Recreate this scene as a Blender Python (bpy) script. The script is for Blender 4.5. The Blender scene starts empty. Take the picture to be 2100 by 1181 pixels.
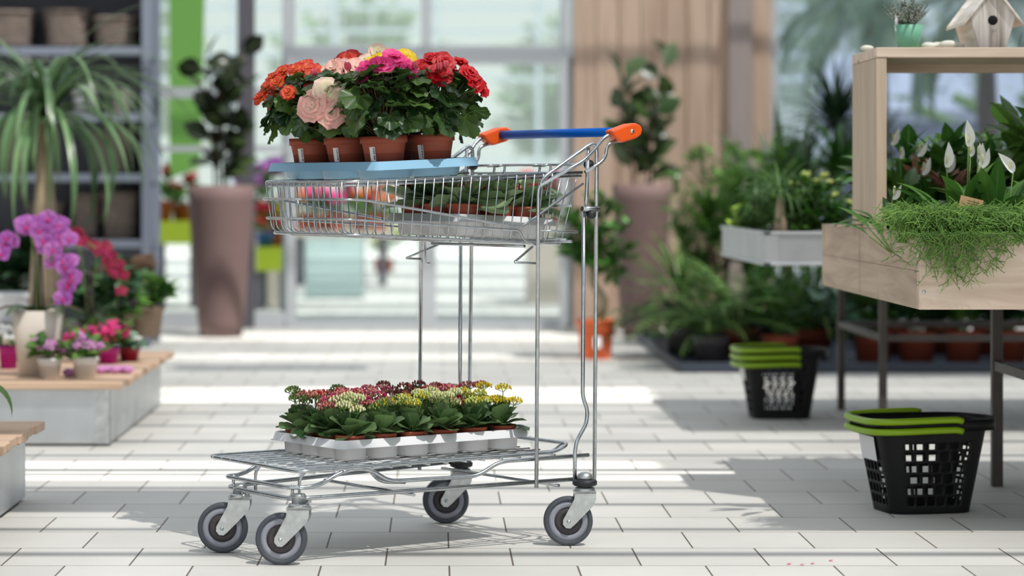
import bpy, math, random
from math import sin, cos, pi, radians as RD
from mathutils import Vector, Matrix
R = random.Random(11)
C = bpy.context.scene.collection
F = 5300.0; VX = 895.0; VY = 385.0; H = 0.9
def XP(px, D): return (px - VX) / F * D
def ZP(py, D): return H - (py - VY) / F * D
def DG(py): return F * H / (py - VY)
V = Vector
# ------------------------------------------------------------------ materials
def _mat(name):
    m = bpy.data.materials.new(name); m.use_nodes = True
    nt = m.node_tree; nt.nodes.clear()
    o = nt.nodes.new('ShaderNodeOutputMaterial')
    return m, nt, o
def rgba(c): return (c[0], c[1], c[2], 1.0)
def srgb(r, g, b):
    f = lambda v: (v/255/12.92 if v/255 <= .04045 else ((v/255+.055)/1.055)**2.4)
    return (f(r), f(g), f(b))
def N(nt, t, **k):
    n = nt.nodes.new(t)
    for a, b in k.items():
        if a.startswith('i_'):
            n.inputs[a[2:].replace('_', ' ')].default_value = b
        else: setattr(n, a, b)
    return n
def simple(name, col, rough=.5, metal=0., noise=0., scale=20., bump=0., spec=.5, col2=None, stretch=(1,1,1), coat=0.):
    m, nt, o = _mat(name)
    p = N(nt, 'ShaderNodeBsdfPrincipled'); p.inputs['Roughness'].default_value = rough
    p.inputs['Metallic'].default_value = metal; p.inputs['Specular IOR Level'].default_value = spec
    p.inputs['Coat Weight'].default_value = coat
    p.inputs['Base Color'].default_value = rgba(col)
    if noise or bump:
        tc = N(nt, 'ShaderNodeTexCoord'); mp = N(nt, 'ShaderNodeMapping'); mp.inputs['Scale'].default_value = stretch
        nz = N(nt, 'ShaderNodeTexNoise'); nz.inputs['Scale'].default_value = scale; nz.inputs['Detail'].default_value = 4
        nt.links.new(tc.outputs['Object'], mp.inputs['Vector']); nt.links.new(mp.outputs['Vector'], nz.inputs['Vector'])
        if noise:
            c2 = col2 if col2 else tuple(v*(1-noise) for v in col)
            cr = N(nt, 'ShaderNodeValToRGB'); cr.color_ramp.elements[0].position = .3; cr.color_ramp.elements[1].position = .7
            cr.color_ramp.elements[0].color = rgba(c2); cr.color_ramp.elements[1].color = rgba(col)
            nt.links.new(nz.outputs['Fac'], cr.inputs['Fac']); nt.links.new(cr.outputs['Color'], p.inputs['Base Color'])
        if bump:
            b = N(nt, 'ShaderNodeBump'); b.inputs['Strength'].default_value = bump; b.inputs['Distance'].default_value = .01
            nt.links.new(nz.outputs['Fac'], b.inputs['Height']); nt.links.new(b.outputs['Normal'], p.inputs['Normal'])
    nt.links.new(p.outputs['BSDF'], o.inputs['Surface'])
    return m
def leafmat(name, dark, light, vein=None, rough=.42, trans=.3, rim=None, stripe=None, spec=.5, tipmix=None):
    """attribute c = (random per leaf, distance from midrib, position along the leaf)"""
    m, nt, o = _mat(name)
    a = N(nt, 'ShaderNodeAttribute', attribute_name='c'); s = N(nt, 'ShaderNodeSeparateColor')
    nt.links.new(a.outputs['Color'], s.inputs['Color'])
    cr = N(nt, 'ShaderNodeValToRGB'); cr.color_ramp.elements[0].color = rgba(dark); cr.color_ramp.elements[1].color = rgba(light)
    nt.links.new(s.outputs['Red'], cr.inputs['Fac']); cur = cr.outputs['Color']
    def mixin(fac_out, lo, hi, col):
        nonlocal cur
        mr = N(nt, 'ShaderNodeMapRange'); mr.inputs['From Min'].default_value = lo; mr.inputs['From Max'].default_value = hi
        nt.links.new(fac_out, mr.inputs['Value'])
        mx = N(nt, 'ShaderNodeMix', data_type='RGBA'); mx.inputs['B'].default_value = rgba(col)
        nt.links.new(mr.outputs['Result'], mx.inputs['Factor']); nt.links.new(cur, mx.inputs['A']); cur = mx.outputs['Result']
    if vein: mixin(s.outputs['Green'], .16, .0, vein)
    if rim: mixin(s.outputs['Green'], .75, 1.0, rim)
    if tipmix: mixin(s.outputs['Blue'], tipmix[1], tipmix[2], tipmix[0])
    if stripe:
        tc = N(nt, 'ShaderNodeTexCoord'); nz = N(nt, 'ShaderNodeTexNoise'); nz.inputs['Scale'].default_value = stripe[1]
        nt.links.new(tc.outputs['Object'], nz.inputs['Vector']); mixin(nz.outputs['Fac'], .5, .62, stripe[0])
    p = N(nt, 'ShaderNodeBsdfPrincipled'); p.inputs['Roughness'].default_value = rough; p.inputs['Specular IOR Level'].default_value = spec
    nt.links.new(cur, p.inputs['Base Color'])
    if trans:
        t = N(nt, 'ShaderNodeBsdfTranslucent'); ms = N(nt, 'ShaderNodeMixShader'); ms.inputs['Fac'].default_value = trans
        nt.links.new(cur, t.inputs['Color']); nt.links.new(p.outputs['BSDF'], ms.inputs[1]); nt.links.new(t.outputs['BSDF'], ms.inputs[2])
        nt.links.new(ms.outputs['Shader'], o.inputs['Surface'])
    else: nt.links.new(p.outputs['BSDF'], o.inputs['Surface'])
    return m
def woodmat(name, light, dark, axis='x', scale=1., knots=True, rough=.65, cracks=False):
    m, nt, o = _mat(name)
    tc = N(nt, 'ShaderNodeTexCoord'); mp = N(nt, 'ShaderNodeMapping')
    st = {'x': (1.2, 14, 14), 'y': (14, 1.2, 14), 'z': (14, 14, 1.2)}[axis]
    mp.inputs['Scale'].default_value = tuple(v*scale for v in st)
    nt.links.new(tc.outputs['Object'], mp.inputs['Vector'])
    n1 = N(nt, 'ShaderNodeTexNoise'); n1.inputs['Scale'].default_value = 1.6; n1.inputs['Detail'].default_value = 8; n1.inputs['Distortion'].default_value = 1.1
    nt.links.new(mp.outputs['Vector'], n1.inputs['Vector'])
    cr = N(nt, 'ShaderNodeValToRGB'); cr.color_ramp.elements[0].position = .34; cr.color_ramp.elements[1].position = .62
    cr.color_ramp.elements[0].color = rgba(dark); cr.color_ramp.elements[1].color = rgba(light)
    nt.links.new(n1.outputs['Fac'], cr.inputs['Fac']); cur = cr.outputs['Color']
    if knots:
        v = N(nt, 'ShaderNodeTexVoronoi'); v.inputs['Scale'].default_value = 4.2
        mp2 = N(nt, 'ShaderNodeMapping'); st2 = {'x': (.7, 1, 1.3), 'y': (1, .7, 1.3), 'z': (1.2, 1.2, .7)}[axis]; mp2.inputs['Scale'].default_value = st2
        nt.links.new(tc.outputs['Object'], mp2.inputs['Vector']); nt.links.new(mp2.outputs['Vector'], v.inputs['Vector'])
        mr = N(nt, 'ShaderNodeMapRange'); mr.inputs['From Min'].default_value = .075; mr.inputs['From Max'].default_value = .03
        nt.links.new(v.outputs['Distance'], mr.inputs['Value'])
        mx = N(nt, 'ShaderNodeMix', data_type='RGBA'); mx.inputs['B'].default_value = rgba(tuple(c*.35 for c in dark))
        nt.links.new(mr.outputs['Result'], mx.inputs['Factor']); nt.links.new(cur, mx.inputs['A']); cur = mx.outputs['Result']
    if cracks:
        mp3 = N(nt, 'ShaderNodeMapping'); mp3.inputs['Scale'].default_value = (7, 7, .6)
        n3 = N(nt, 'ShaderNodeTexNoise'); n3.inputs['Scale'].default_value = 1.3; n3.inputs['Detail'].default_value = 2
        nt.links.new(tc.outputs['Object'], mp3.inputs['Vector']); nt.links.new(mp3.outputs['Vector'], n3.inputs['Vector'])
        mr = N(nt, 'ShaderNodeMapRange'); mr.inputs['From Min'].default_value = .36; mr.inputs['From Max'].default_value = .3
        nt.links.new(n3.outputs['Fac'], mr.inputs['Value'])
        mx = N(nt, 'ShaderNodeMix', data_type='RGBA'); mx.inputs['B'].default_value = rgba(tuple(c*.55 for c in dark))
        nt.links.new(mr.outputs['Result'], mx.inputs['Factor']); nt.links.new(cur, mx.inputs['A']); cur = mx.outputs['Result']
    p = N(nt, 'ShaderNodeBsdfPrincipled'); p.inputs['Roughness'].default_value = rough; p.inputs['Specular IOR Level'].default_value = .3
    b = N(nt, 'ShaderNodeBump'); b.inputs['Strength'].default_value = .15; b.inputs['Distance'].default_value = .004
    nt.links.new(n1.outputs['Fac'], b.inputs['Height']); nt.links.new(b.outputs['Normal'], p.inputs['Normal'])
    nt.links.new(cur, p.inputs['Base Color']); nt.links.new(p.outputs['BSDF'], o.inputs['Surface'])
    return m
def glassmat(name, tint=(.93, .97, .97), refl=.1, frost=0.):
    m, nt, o = _mat(name)
    t = N(nt, 'ShaderNodeBsdfTransparent'); t.inputs['Color'].default_value = rgba(tint)
    g = N(nt, 'ShaderNodeBsdfGlossy'); g.inputs['Roughness'].default_value = .03
    lw = N(nt, 'ShaderNodeLayerWeight'); lw.inputs['Blend'].default_value = refl
    ms = N(nt, 'ShaderNodeMixShader')
    nt.links.new(lw.outputs['Fresnel'], ms.inputs['Fac']); nt.links.new(t.outputs['BSDF'], ms.inputs[1]); nt.links.new(g.outputs['BSDF'], ms.inputs[2])
    out = ms.outputs['Shader']
    if frost:
        d = N(nt, 'ShaderNodeBsdfTranslucent'); d.inputs['Color'].default_value = (.9, .95, .93, 1)
        m2 = N(nt, 'ShaderNodeMixShader'); m2.inputs['Fac'].default_value = frost
        nt.links.new(out, m2.inputs[1]); nt.links.new(d.outputs['BSDF'], m2.inputs[2]); out = m2.outputs['Shader']
    nt.links.new(out, o.inputs['Surface'])
    return m
# ------------------------------------------------------------------ mesh builder
class MB:
    def __init__(s): s.v = []; s.f = []; s.c = []; s.mi = []; s.sm = []; s.cur = 0; s.M = None
    def addv(s, p, c=(.5, .5, .5)):
        if s.M is not None: p = s.M @ V(p)
        s.v.append((p[0], p[1], p[2])); s.c.append(c); return len(s.v)-1
    def face(s, idx, smooth=True): s.f.append(tuple(idx)); s.mi.append(s.cur); s.sm.append(smooth)
    def box(s, c, d, smooth=False, rot=None):
        x, y, z = d[0]/2, d[1]/2, d[2]/2
        ids = []
        for a in ((-x,-y,-z),(x,-y,-z),(x,y,-z),(-x,y,-z),(-x,-y,z),(x,-y,z),(x,y,z),(-x,y,z)):
            p = V(a)
            if rot is not None: p = rot @ p
            ids.append(s.addv(p + V(c)))
        for q in ((0,3,2,1),(4,5,6,7),(0,1,5,4),(1,2,6,5),(2,3,7,6),(3,0,4,7)): s.face([ids[i] for i in q], smooth)
        return s
    def bx(s, x0, x1, y0, y1, z0, z1): return s.box(((x0+x1)/2,(y0+y1)/2,(z0+z1)/2), (abs(x1-x0),abs(y1-y0),abs(z1-z0)))
    def lathe(s, prof, c=(0,0,0), seg=24, axis='z', closed=False, rx=1., ry=1., sq=None):
        """prof: list of (radius, height); sq: superellipse exponent for squarish plans"""
        rings = []
        for r, h in prof:
            ring = []
            for i in range(seg):
                a = 2*pi*i/seg; ca, sa = cos(a), sin(a); k = 1.
                if sq: k = 1/((abs(ca)**sq + abs(sa)**sq)**(1/sq))
                x, y = r*rx*ca*k, r*ry*sa*k
                p = {'z': (x, y, h), 'y': (x, h, y), 'x': (h, x, y)}[axis]
                ring.append(s.addv(V(p)+V(c)))
            rings.append(ring)
        n = len(rings)
        for j in range(n if closed else n-1):
            A, B = rings[j], rings[(j+1) % n]
            for i in range(seg):
                k = (i+1) % seg
                s.face((A[i], A[k], B[k], B[i]) if axis != 'y' else (A[k], A[i], B[i], B[k]))
        if not closed:
            if prof[0][0] > 1e-6: s.face(rings[0][::-1], False)
            if prof[-1][0] > 1e-6: s.face(rings[-1], False)
        return s
    def tube(s, pts, r, seg=8, closed=False, fil=0., taper=None, cap=True, col=(.5,.5,.5)):
        pts = [V(p) for p in pts]
        if fil: pts = fillet(pts, fil, closed)
        n = len(pts)
        if n < 2: return s
        tang = []
        for i in range(n):
            a = pts[(i-1) % n] if (closed or i) else pts[0]
            b = pts[(i+1) % n] if (closed or i < n-1) else pts[-1]
            t = b-a; tang.append(t.normalized() if t.length > 1e-9 else V((0,0,1)))
        ref = V((0,0,1)) if abs(tang[0].z) < .9 else V((1,0,0))
        u = tang[0].cross(ref).normalized(); rings = []
        for i in range(n):
            t = tang[i]; u = (u - t*u.dot(t))
            u = u.normalized() if u.length > 1e-6 else t.orthogonal().normalized()
            w = t.cross(u); rr = r*(taper(i/(n-1)) if taper else 1)
            cc = (col[0], col[1], i/(n-1))
            rings.append([s.addv(pts[i] + (u*cos(2*pi*k/seg)+w*sin(2*pi*k/seg))*rr, cc) for k in range(seg)])
        m = n if closed else n-1
        for j in range(m):
            A, B = rings[j], rings[(j+1) % n]
            for k in range(seg):
                q = (k+1) % seg; s.face((A[k], A[q], B[q], B[k]))
        if not closed and cap: s.face(rings[0][::-1], False); s.face(rings[-1], False)
        return s
    def prism(s, poly, y0, y1, axis='y'):
        A = []; B = []
        for (a, b) in poly:
            if axis == 'y': A.append(s.addv((a, y0, b))); B.append(s.addv((a, y1, b)))
            elif axis == 'z': A.append(s.addv((a, b, y0))); B.append(s.addv((a, b, y1)))
            else: A.append(s.addv((y0, a, b))); B.append(s.addv((y1, a, b)))
        n = len(poly); s.face(A, False); s.face(B[::-1], False)
        for i in range(n): s.face((A[i], B[i], B[(i+1) % n], A[(i+1) % n]), False)
        return s
    def blob(s, c, r, seg=8, rings=6, sq=(1,1,1), jit=0., rnd=None, col=(.5,.5,.5)):
        top = None; prev = None
        c = V(c)
        t = s.addv(c+V((0,0,r*sq[2])), col); b = s.addv(c-V((0,0,r*sq[2])), col)
        for j in range(1, rings):
            ph = pi*j/rings; ring = []
            for i in range(seg):
                a = 2*pi*i/seg; k = 1+(rnd.uniform(-jit, jit) if jit else 0)
                ring.append(s.addv(c+V((r*sq[0]*sin(ph)*cos(a)*k, r*sq[1]*sin(ph)*sin(a)*k, r*sq[2]*cos(ph)*k)), col))
            if prev is None:
                for i in range(seg): s.face((t, ring[i], ring[(i+1) % seg]))
            else:
                for i in range(seg): s.face((prev[i], ring[i], ring[(i+1) % seg], prev[(i+1) % seg]))
            prev = ring
        for i in range(seg): s.face((prev[i], b, prev[(i+1) % seg]))
        return s
    def leaf(s, base, d, L, W, droop=0., cup=.15, n=6, cols=4, prof=None, rnd=.5, twist=0., side=None, wave=0., serr=0., ph=0.):
        """curved blade: bends down (droop>0) or up; cup folds the halves up"""
        d = V(d).normalized(); p = V(base)
        if side is None:
            side = d.cross(V((0,0,1)))
            side = side.normalized() if side.length > 1e-3 else V((1,0,0))
        else: side = (V(side) - d*V(side).dot(d)).normalized()
        if twist: side = Matrix.Rotation(twist, 3, d) @ side
        prof = prof or (lambda t: sin(pi*t**.8)); rows = []
        ds = L/n; half = cols/2
        for i in range(n+1):
            t = i/n; w = W/2*max(prof(t), 0.02); nrm = side.cross(d).normalized()
            if nrm.z < 0 and abs(twist) < 1e-6 and droop >= 0 and i == 0: pass
            row = []
            for k in range(cols+1):
                q = (k-half)/half
                ws = w*(1 + (serr*(1 if (i % 2) else -1) if abs(q) > .99 else 0))
                off = nrm*(cup*w*q*q + wave*w*abs(q)*sin(t*14+ph+q*2))
                row.append(s.addv(p + side*ws*q + off, (rnd, abs(q), t)))
            rows.append(row)
            rot = Matrix.Rotation(-droop/n, 3, side)
            p = p + d*ds; d = (rot @ d).normalized()
        for i in range(n):
            for k in range(cols): s.face((rows[i][k], rows[i][k+1], rows[i+1][k+1], rows[i+1][k]))
        return s
    def disc_leaf(s, c, nrm, up, rad, rnd=.5, seg=22, rings=3, lobes=5, serr=.07, ruffle=.12, cup=.25, ph=0.):
        """round, lobed and toothed leaf attached near its base notch"""
        nrm = V(nrm).normalized(); up = (V(up)-nrm*V(up).dot(nrm)).normalized(); sd = up.cross(nrm)
        c0 = s.addv(V(c), (rnd, 0, 0)); prev = None
        for j in range(1, rings+1):
            t = j/rings; ring = []
            for i in range(seg+1):
                a = -pi*.94 + 2*pi*.94*i/seg
                rr = rad*(1+.10*cos(a) + .02*cos(a*5)) * (1 + (serr*(1 if i % 2 else -1) if j == rings else 0))*t
                if abs(a) > pi*.8: rr *= .8
                z = cup*rad*t*t*(.5) + ruffle*rad*t*t*sin(a*lobes+ph) 
                ring.append(s.addv(V(c)+up*(rr*cos(a)+rad*.25*t)+sd*rr*sin(a)+nrm*z, (rnd, abs(((a*lobes/(2*pi)) % 1)-.5)*2 if j < rings else 1, t)))
            if prev is None:
                for i in range(seg): s.face((c0, ring[i], ring[i+1]))
            else:
                for i in range(seg): s.face((prev[i], ring[i], ring[i+1], prev[i+1]))
            prev = ring
        return s
    def build(s, name, mats, parent=None, loc=None):
        me = bpy.data.meshes.new(name); me.from_pydata(s.v, [], s.f); me.update()
        if not isinstance(mats, (list, tuple)): mats = [mats]
        for m in mats: me.materials.append(m)
        me.polygons.foreach_set('material_index', s.mi); me.polygons.foreach_set('use_smooth', s.sm)
        at = me.attributes.new('c', 'FLOAT_COLOR', 'POINT')
        fl = []
        for c in s.c: fl += [c[0], c[1], c[2], 1.0]
        at.data.foreach_set('color', fl)
        o = bpy.data.objects.new(name, me); C.objects.link(o)
        if parent is not None: o.parent = parent
        if loc is not None: o.location = loc
        return o
def fillet(pts, rad, closed=False, k=5):
    out = []; n = len(pts)
    for i in range(n):
        if not closed and i in (0, n-1): out.append(pts[i]); continue
        a, b, c = pts[i-1], pts[i], pts[(i+1) % n]
        u = a-b; w = c-b; la, lc = u.length, w.length
        if la < 1e-6 or lc < 1e-6: out.append(b); continue
        r = min(rad, la*.48, lc*.48); u.normalize(); w.normalize()
        if u.dot(w) < -.995: out.append(b); continue
        p0, p2 = b+u*r, b+w*r
        for q in range(k+1):
            t = q/k; out.append(p0*(1-t)**2 + b*2*t*(1-t) + p2*t*t)
    return out
def bevel(o, w=.004, seg=2):
    m = o.modifiers.new('b', 'BEVEL'); m.width = w; m.segments = seg; m.limit_method = 'ANGLE'; m.angle_limit = RD(35); return o
def T(o, label, cat, group=None, kind=None):
    if label: o['label'] = label
    if cat: o['category'] = cat
    if group: o['group'] = group
    if kind: o['kind'] = kind
    return o
def thing(name, loc, label, cat, group=None, rz=0., rx=0., ry=0.):
    e = bpy.data.objects.new(name, None); C.objects.link(e); e.empty_display_size = .05
    e.location = loc; e.rotation_euler = (rx, ry, rz); T(e, label, cat, group); return e
def structure(o): o['kind'] = 'structure'; return o
def kids(o): return [c for c in bpy.data.objects if c.parent is o]
KID = {}
def copy_tree(o, parent=None, _first=True):
    c = o.copy(); C.objects.link(c)
    if parent is not None: c.parent = parent
    if o.name not in KID: KID[o.name] = [k for k in o.children]
    for ch in KID[o.name]: copy_tree(ch, c, False)
    return c
def dup(o, loc, label, group=None, rz=None, sc=None, cat=None):
    c = copy_tree(o); c.location = loc; c['label'] = label
    if group: c['group'] = group
    if cat: c['category'] = cat
    if rz is not None: c.rotation_euler.z = rz
    if sc: c.scale = (sc, sc, sc) if not isinstance(sc, tuple) else sc
    return c
ell = lambda t: sin(pi*min(max(t, 0), 1)**.85)
strap = lambda t: min(1, t*8+.35)*(1-t**3.5)
lance = lambda t: sin(pi*t**.6)
# ------------------------------------------------------------------ palette
M = {}
M['chrome'] = simple('zinc_wire', (.62, .66, .69), .24, 1., noise=.25, scale=60)
M['zinc'] = simple('zinc_plate', (.66, .69, .69), .38, .9, noise=.3, scale=45)
M['galv'] = simple('galvanised_sheet', (.60, .63, .65), .42, .75, noise=.16, scale=7)
M['alu'] = simple('aluminium_frame', srgb(206, 211, 216), .45, .2)
M['alud'] = simple('grey_profile', srgb(104, 102, 110), .5, .2)
M['rubber'] = simple('grey_rubber', srgb(74, 80, 87), .6)
M['wheelgrey'] = simple('grey_wheel_disc', srgb(150, 153, 164), .5)
M['wheeldark'] = simple('dark_wheel_disc', srgb(66, 62, 64), .55)
M['blackp'] = simple('black_plastic', (.008, .008, .009), .5, spec=.25)
M['blackr'] = simple('black_bumper', (.02, .021, .025), .5)
M['lime'] = simple('lime_plastic', srgb(140, 178, 20), .38)
M['orange'] = simple('orange_plastic', srgb(240, 92, 24), .42)
M['blue'] = simple('blue_plastic', srgb(0, 92, 190), .42, spec=.2)
M['bluetray'] = simple('blue_tray', srgb(150, 198, 228), .35)
M['whitetray'] = simple('white_tray', srgb(232, 234, 238), .45)
M['terra'] = simple('terracotta_plastic', srgb(168, 82, 58), .6, noise=.12, scale=30)
M['orpot'] = simple('orange_pot', srgb(238, 112, 62), .5)
M['soil'] = simple('soil', srgb(58, 42, 32), .95, noise=.5, scale=90, bump=.6)
M['paper'] = simple('label_paper', srgb(238, 238, 240), .6)
M['ink'] = simple('label_ink', (.01, .01, .012), .6)
M['brownpot'] = simple('mauve_brown_pot', srgb(112, 90, 88), .75, noise=.12, scale=4)
M['greypot'] = simple('grey_pot', srgb(95, 92, 95), .6)
M['cream'] = simple('cream_ceramic', srgb(222, 212, 200), .5)
M['white'] = simple('white_ceramic', srgb(236, 234, 232), .35)
M['magenta'] = simple('magenta_glaze', srgb(186, 26, 140), .3)
M['redpot'] = simple('dark_red_glaze', srgb(150, 24, 48), .3)
M['mint'] = simple('mint_pot', srgb(118, 184, 154), .5)
M['yellowg'] = simple('lime_table_paint', srgb(168, 186, 42), .5)
M['bluepot'] = simple('blue_pot', srgb(30, 84, 160), .4)
M['felt'] = simple('lilac_stone', srgb(222, 150, 214), .6, noise=.2, scale=40)
M['stone'] = simple('white_stone', srgb(236, 234, 222), .7, noise=.1, scale=30)
M['wicker'] = simple('wicker', srgb(150, 128, 108), .85, noise=.5, scale=60, bump=.8, stretch=(1, 1, 4))
M['wickerd'] = simple('dark_wicker', srgb(136, 122, 112), .85, noise=.6, scale=26, bump=1., stretch=(1, 1, 5))
M['bark'] = simple('bark', srgb(108, 82, 64), .9, noise=.5, scale=18, bump=1., stretch=(1, 1, 3))
M['barkl'] = simple('pale_bark', srgb(190, 172, 146), .85, noise=.3, scale=18, bump=.6)
M['steel'] = simple('dark_steel', srgb(84, 78, 74), .5, .35, noise=.35, scale=9)
M['slate'] = simple('slate_plastic_tray', srgb(62, 70, 84), .5)
M['shelf'] = simple('grey_shelf_steel', srgb(122, 130, 146), .45, .2)
M['kraft'] = simple('kraft_card', srgb(196, 158, 120), .8)
M['stem'] = leafmat('green_stem', srgb(92, 128, 62), srgb(130, 160, 84), trans=0, rough=.5)
M['redstem'] = simple('reddish_stem', srgb(104, 84, 52), .5)
M['woodx'] = woodmat('pale_spruce_board', srgb(230, 210, 192), srgb(206, 182, 160), 'x', cracks=False)
M['wooddk'] = woodmat('pale_spruce_side', srgb(206, 184, 162), srgb(176, 154, 134), 'y', cracks=True, knots=False)
M['woodz'] = woodmat('pale_spruce_upright', srgb(206, 186, 164), srgb(190, 170, 148), 'z', knots=False)
M['podwood'] = woodmat('podium_pine', srgb(222, 192, 164), srgb(196, 162, 136), 'x', knots=False)
M['bird'] = woodmat('whitewashed_wood_shaded', srgb(226, 220, 214), srgb(150, 136, 124), 'z', scale=1.8, knots=False)  # darker copy for the gables, their shade put into the colour
M['bird_lit'] = woodmat('whitewashed_wood_lit', srgb(244, 238, 230), srgb(216, 204, 190), 'y', scale=1.5, knots=False)  # paler copy for roof and side walls, bright light put into the colour
M['hole'] = simple('hole_black', (.006, .005, .005), .9)
G = lambda n, a, b, **k: M.__setitem__(n, leafmat(n, srgb(*a), srgb(*b), **k))
G('l_beg', (24, 54, 28), (84, 116, 52), vein=srgb(118, 140, 84), rough=.38, trans=.22)
G('l_kal', (44, 78, 40), (126, 156, 100), vein=srgb(112, 140, 92), rough=.42, trans=.15)
G('l_kal_lifted', (84, 114, 72), (152, 176, 130), vein=srgb(150, 176, 128), rough=.42, trans=.15)  # paler copy of the kalanchoe green, lightened against the shade in the basket
G('l_rub', (26, 38, 26), (58, 72, 42), vein=srgb(90, 110, 60), rough=.3, trans=.08)
G('l_rub2', (34, 52, 34), (72, 96, 54), vein=srgb(120, 140, 84), rough=.28, trans=.15)
G('l_varieg', (120, 160, 110), (200, 216, 180), vein=srgb(90, 130, 80), rough=.4, trans=.3)
G('l_pony', (58, 92, 56), (128, 160, 112), rough=.34, trans=.25)
G('l_mid', (48, 94, 40), (120, 166, 72), vein=srgb(120, 160, 80), rough=.4, trans=.3)
G('l_lime', (110, 158, 40), (190, 214, 84), rough=.42, trans=.35)
G('l_fern', (48, 86, 44), (112, 152, 84), rough=.45, trans=.3)
G('l_ficus', (30, 74, 28), (84, 140, 52), rough=.3, trans=.25)
G('l_dark', (22, 48, 30), (54, 90, 52), rough=.42, trans=.15)
G('l_silver', (84, 120, 96), (140, 172, 146), vein=srgb(60, 96, 70), rough=.5, trans=.2)
G('l_lily', (38, 86, 36), (96, 146, 62), vein=srgb(96, 140, 70), rough=.33, trans=.2)
G('l_rhip', (74, 116, 48), (140, 184, 84), rough=.5, trans=.1)
G('tray_w', (246, 247, 250), (246, 247, 250), rough=.4, trans=.12)
G('tray_b', (166, 216, 246), (166, 216, 246), rough=.35, trans=.12)
G('l_red', (150, 96, 80), (232, 170, 158), vein=srgb(90, 110, 60), trans=.3)
G('l_succ', (44, 62, 48), (88, 106, 88), rough=.5, trans=.05, stripe=(srgb(226, 230, 222), 260))
G('l_tree', (110, 140, 100), (178, 198, 156), rough=.6, trans=.35)
G('l_palm', (74, 104, 84), (130, 158, 124), rough=.5, trans=.3)
G('p_red', (182, 4, 18), (216, 10, 30), rough=.5, trans=.2)
G('p_pink', (236, 44, 130), (252, 92, 168), rough=.5, trans=.3)
G('p_pale', (252, 236, 214), (254, 244, 228), rough=.5, trans=.3, tipmix=(srgb(250, 178, 170), .35, 1.))
G('p_cream', (236, 238, 190), (248, 248, 214), rough=.5, trans=.3, tipmix=(srgb(252, 216, 204), .55, 1.))
G('p_oran', (238, 112, 40), (246, 150, 74), rough=.5, trans=.25, tipmix=(srgb(214, 34, 44), .5, .95))
G('p_orred', (222, 66, 40), (238, 96, 60), rough=.5, trans=.3, tipmix=(srgb(206, 30, 44), .6, 1.))
G('p_yel', (240, 206, 20), (250, 222, 50), rough=.5, trans=.3)
G('p_bud', (206, 60, 86), (224, 90, 104), rough=.45, trans=.2)
G('p_orch', (190, 104, 200), (222, 146, 224), rough=.5, trans=.35, vein=srgb(160, 40, 150))
G('p_orchr', (150, 36, 70), (196, 80, 96), rough=.5, trans=.3, vein=srgb(220, 40, 130))
G('p_white', (250, 251, 246), (254, 254, 252), rough=.5, trans=.2)
G('p_lilac', (206, 130, 196), (236, 182, 224), rough=.5, trans=.3)
G('k_rose', (190, 108, 98), (226, 150, 134), rough=.55, trans=.1)
G('k_cream', (206, 212, 140), (240, 238, 196), rough=.55, trans=.1)
G('k_yel', (226, 196, 20), (250, 220, 40), rough=.55, trans=.1)
G('k_lime', (176, 194, 84), (222, 226, 140), rough=.55, trans=.1)
G('k_green', (104, 134, 66), (140, 160, 88), rough=.55, trans=.1)
G('k_wine', (110, 56, 50), (150, 84, 72), rough=.55, trans=.1)
G('k_red', (190, 16, 34), (226, 40, 60), rough=.55, trans=.1)
G('k_mag', (206, 30, 120), (226, 60, 150), rough=.55, trans=.1)
# ------------------------------------------------------------------ plant builders (z = 0 at the pot's foot)
def pot_part(par, r0, r1, h, mat, seg=28, rim=.012, sq=None, name='pot', soil=True, axisr=None):
    m = MB(); t = max(r1*.05, .0018)
    prof = [(0, 0), (r0, 0), (r0+(r1-r0)*.75-t*.6, h-rim-.0005), (r1, h-rim), (r1, h), (r1-t, h), (r1-t*1.5, h-rim), (r0-t, t), (0, t)]
    if rim == 0: prof = [(0, 0), (r0, 0), (r0+(r1-r0)*.5, h*.5), (r1, h), (r1-t, h), (r0-t, t), (0, t)]
    m.lathe(prof, seg=seg, sq=sq); o = m.build(name, mat, par)
    if soil:
        s = MB(); s.lathe([(r1-t*1.7, h*.84), (r1*.55, h*.88), (0, h*.9)], seg=16, sq=sq); s.build('soil', M['soil'], par)
    return o
def rdir(r, el, az): return V((cos(el)*cos(az), cos(el)*sin(az), sin(el)))
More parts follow.
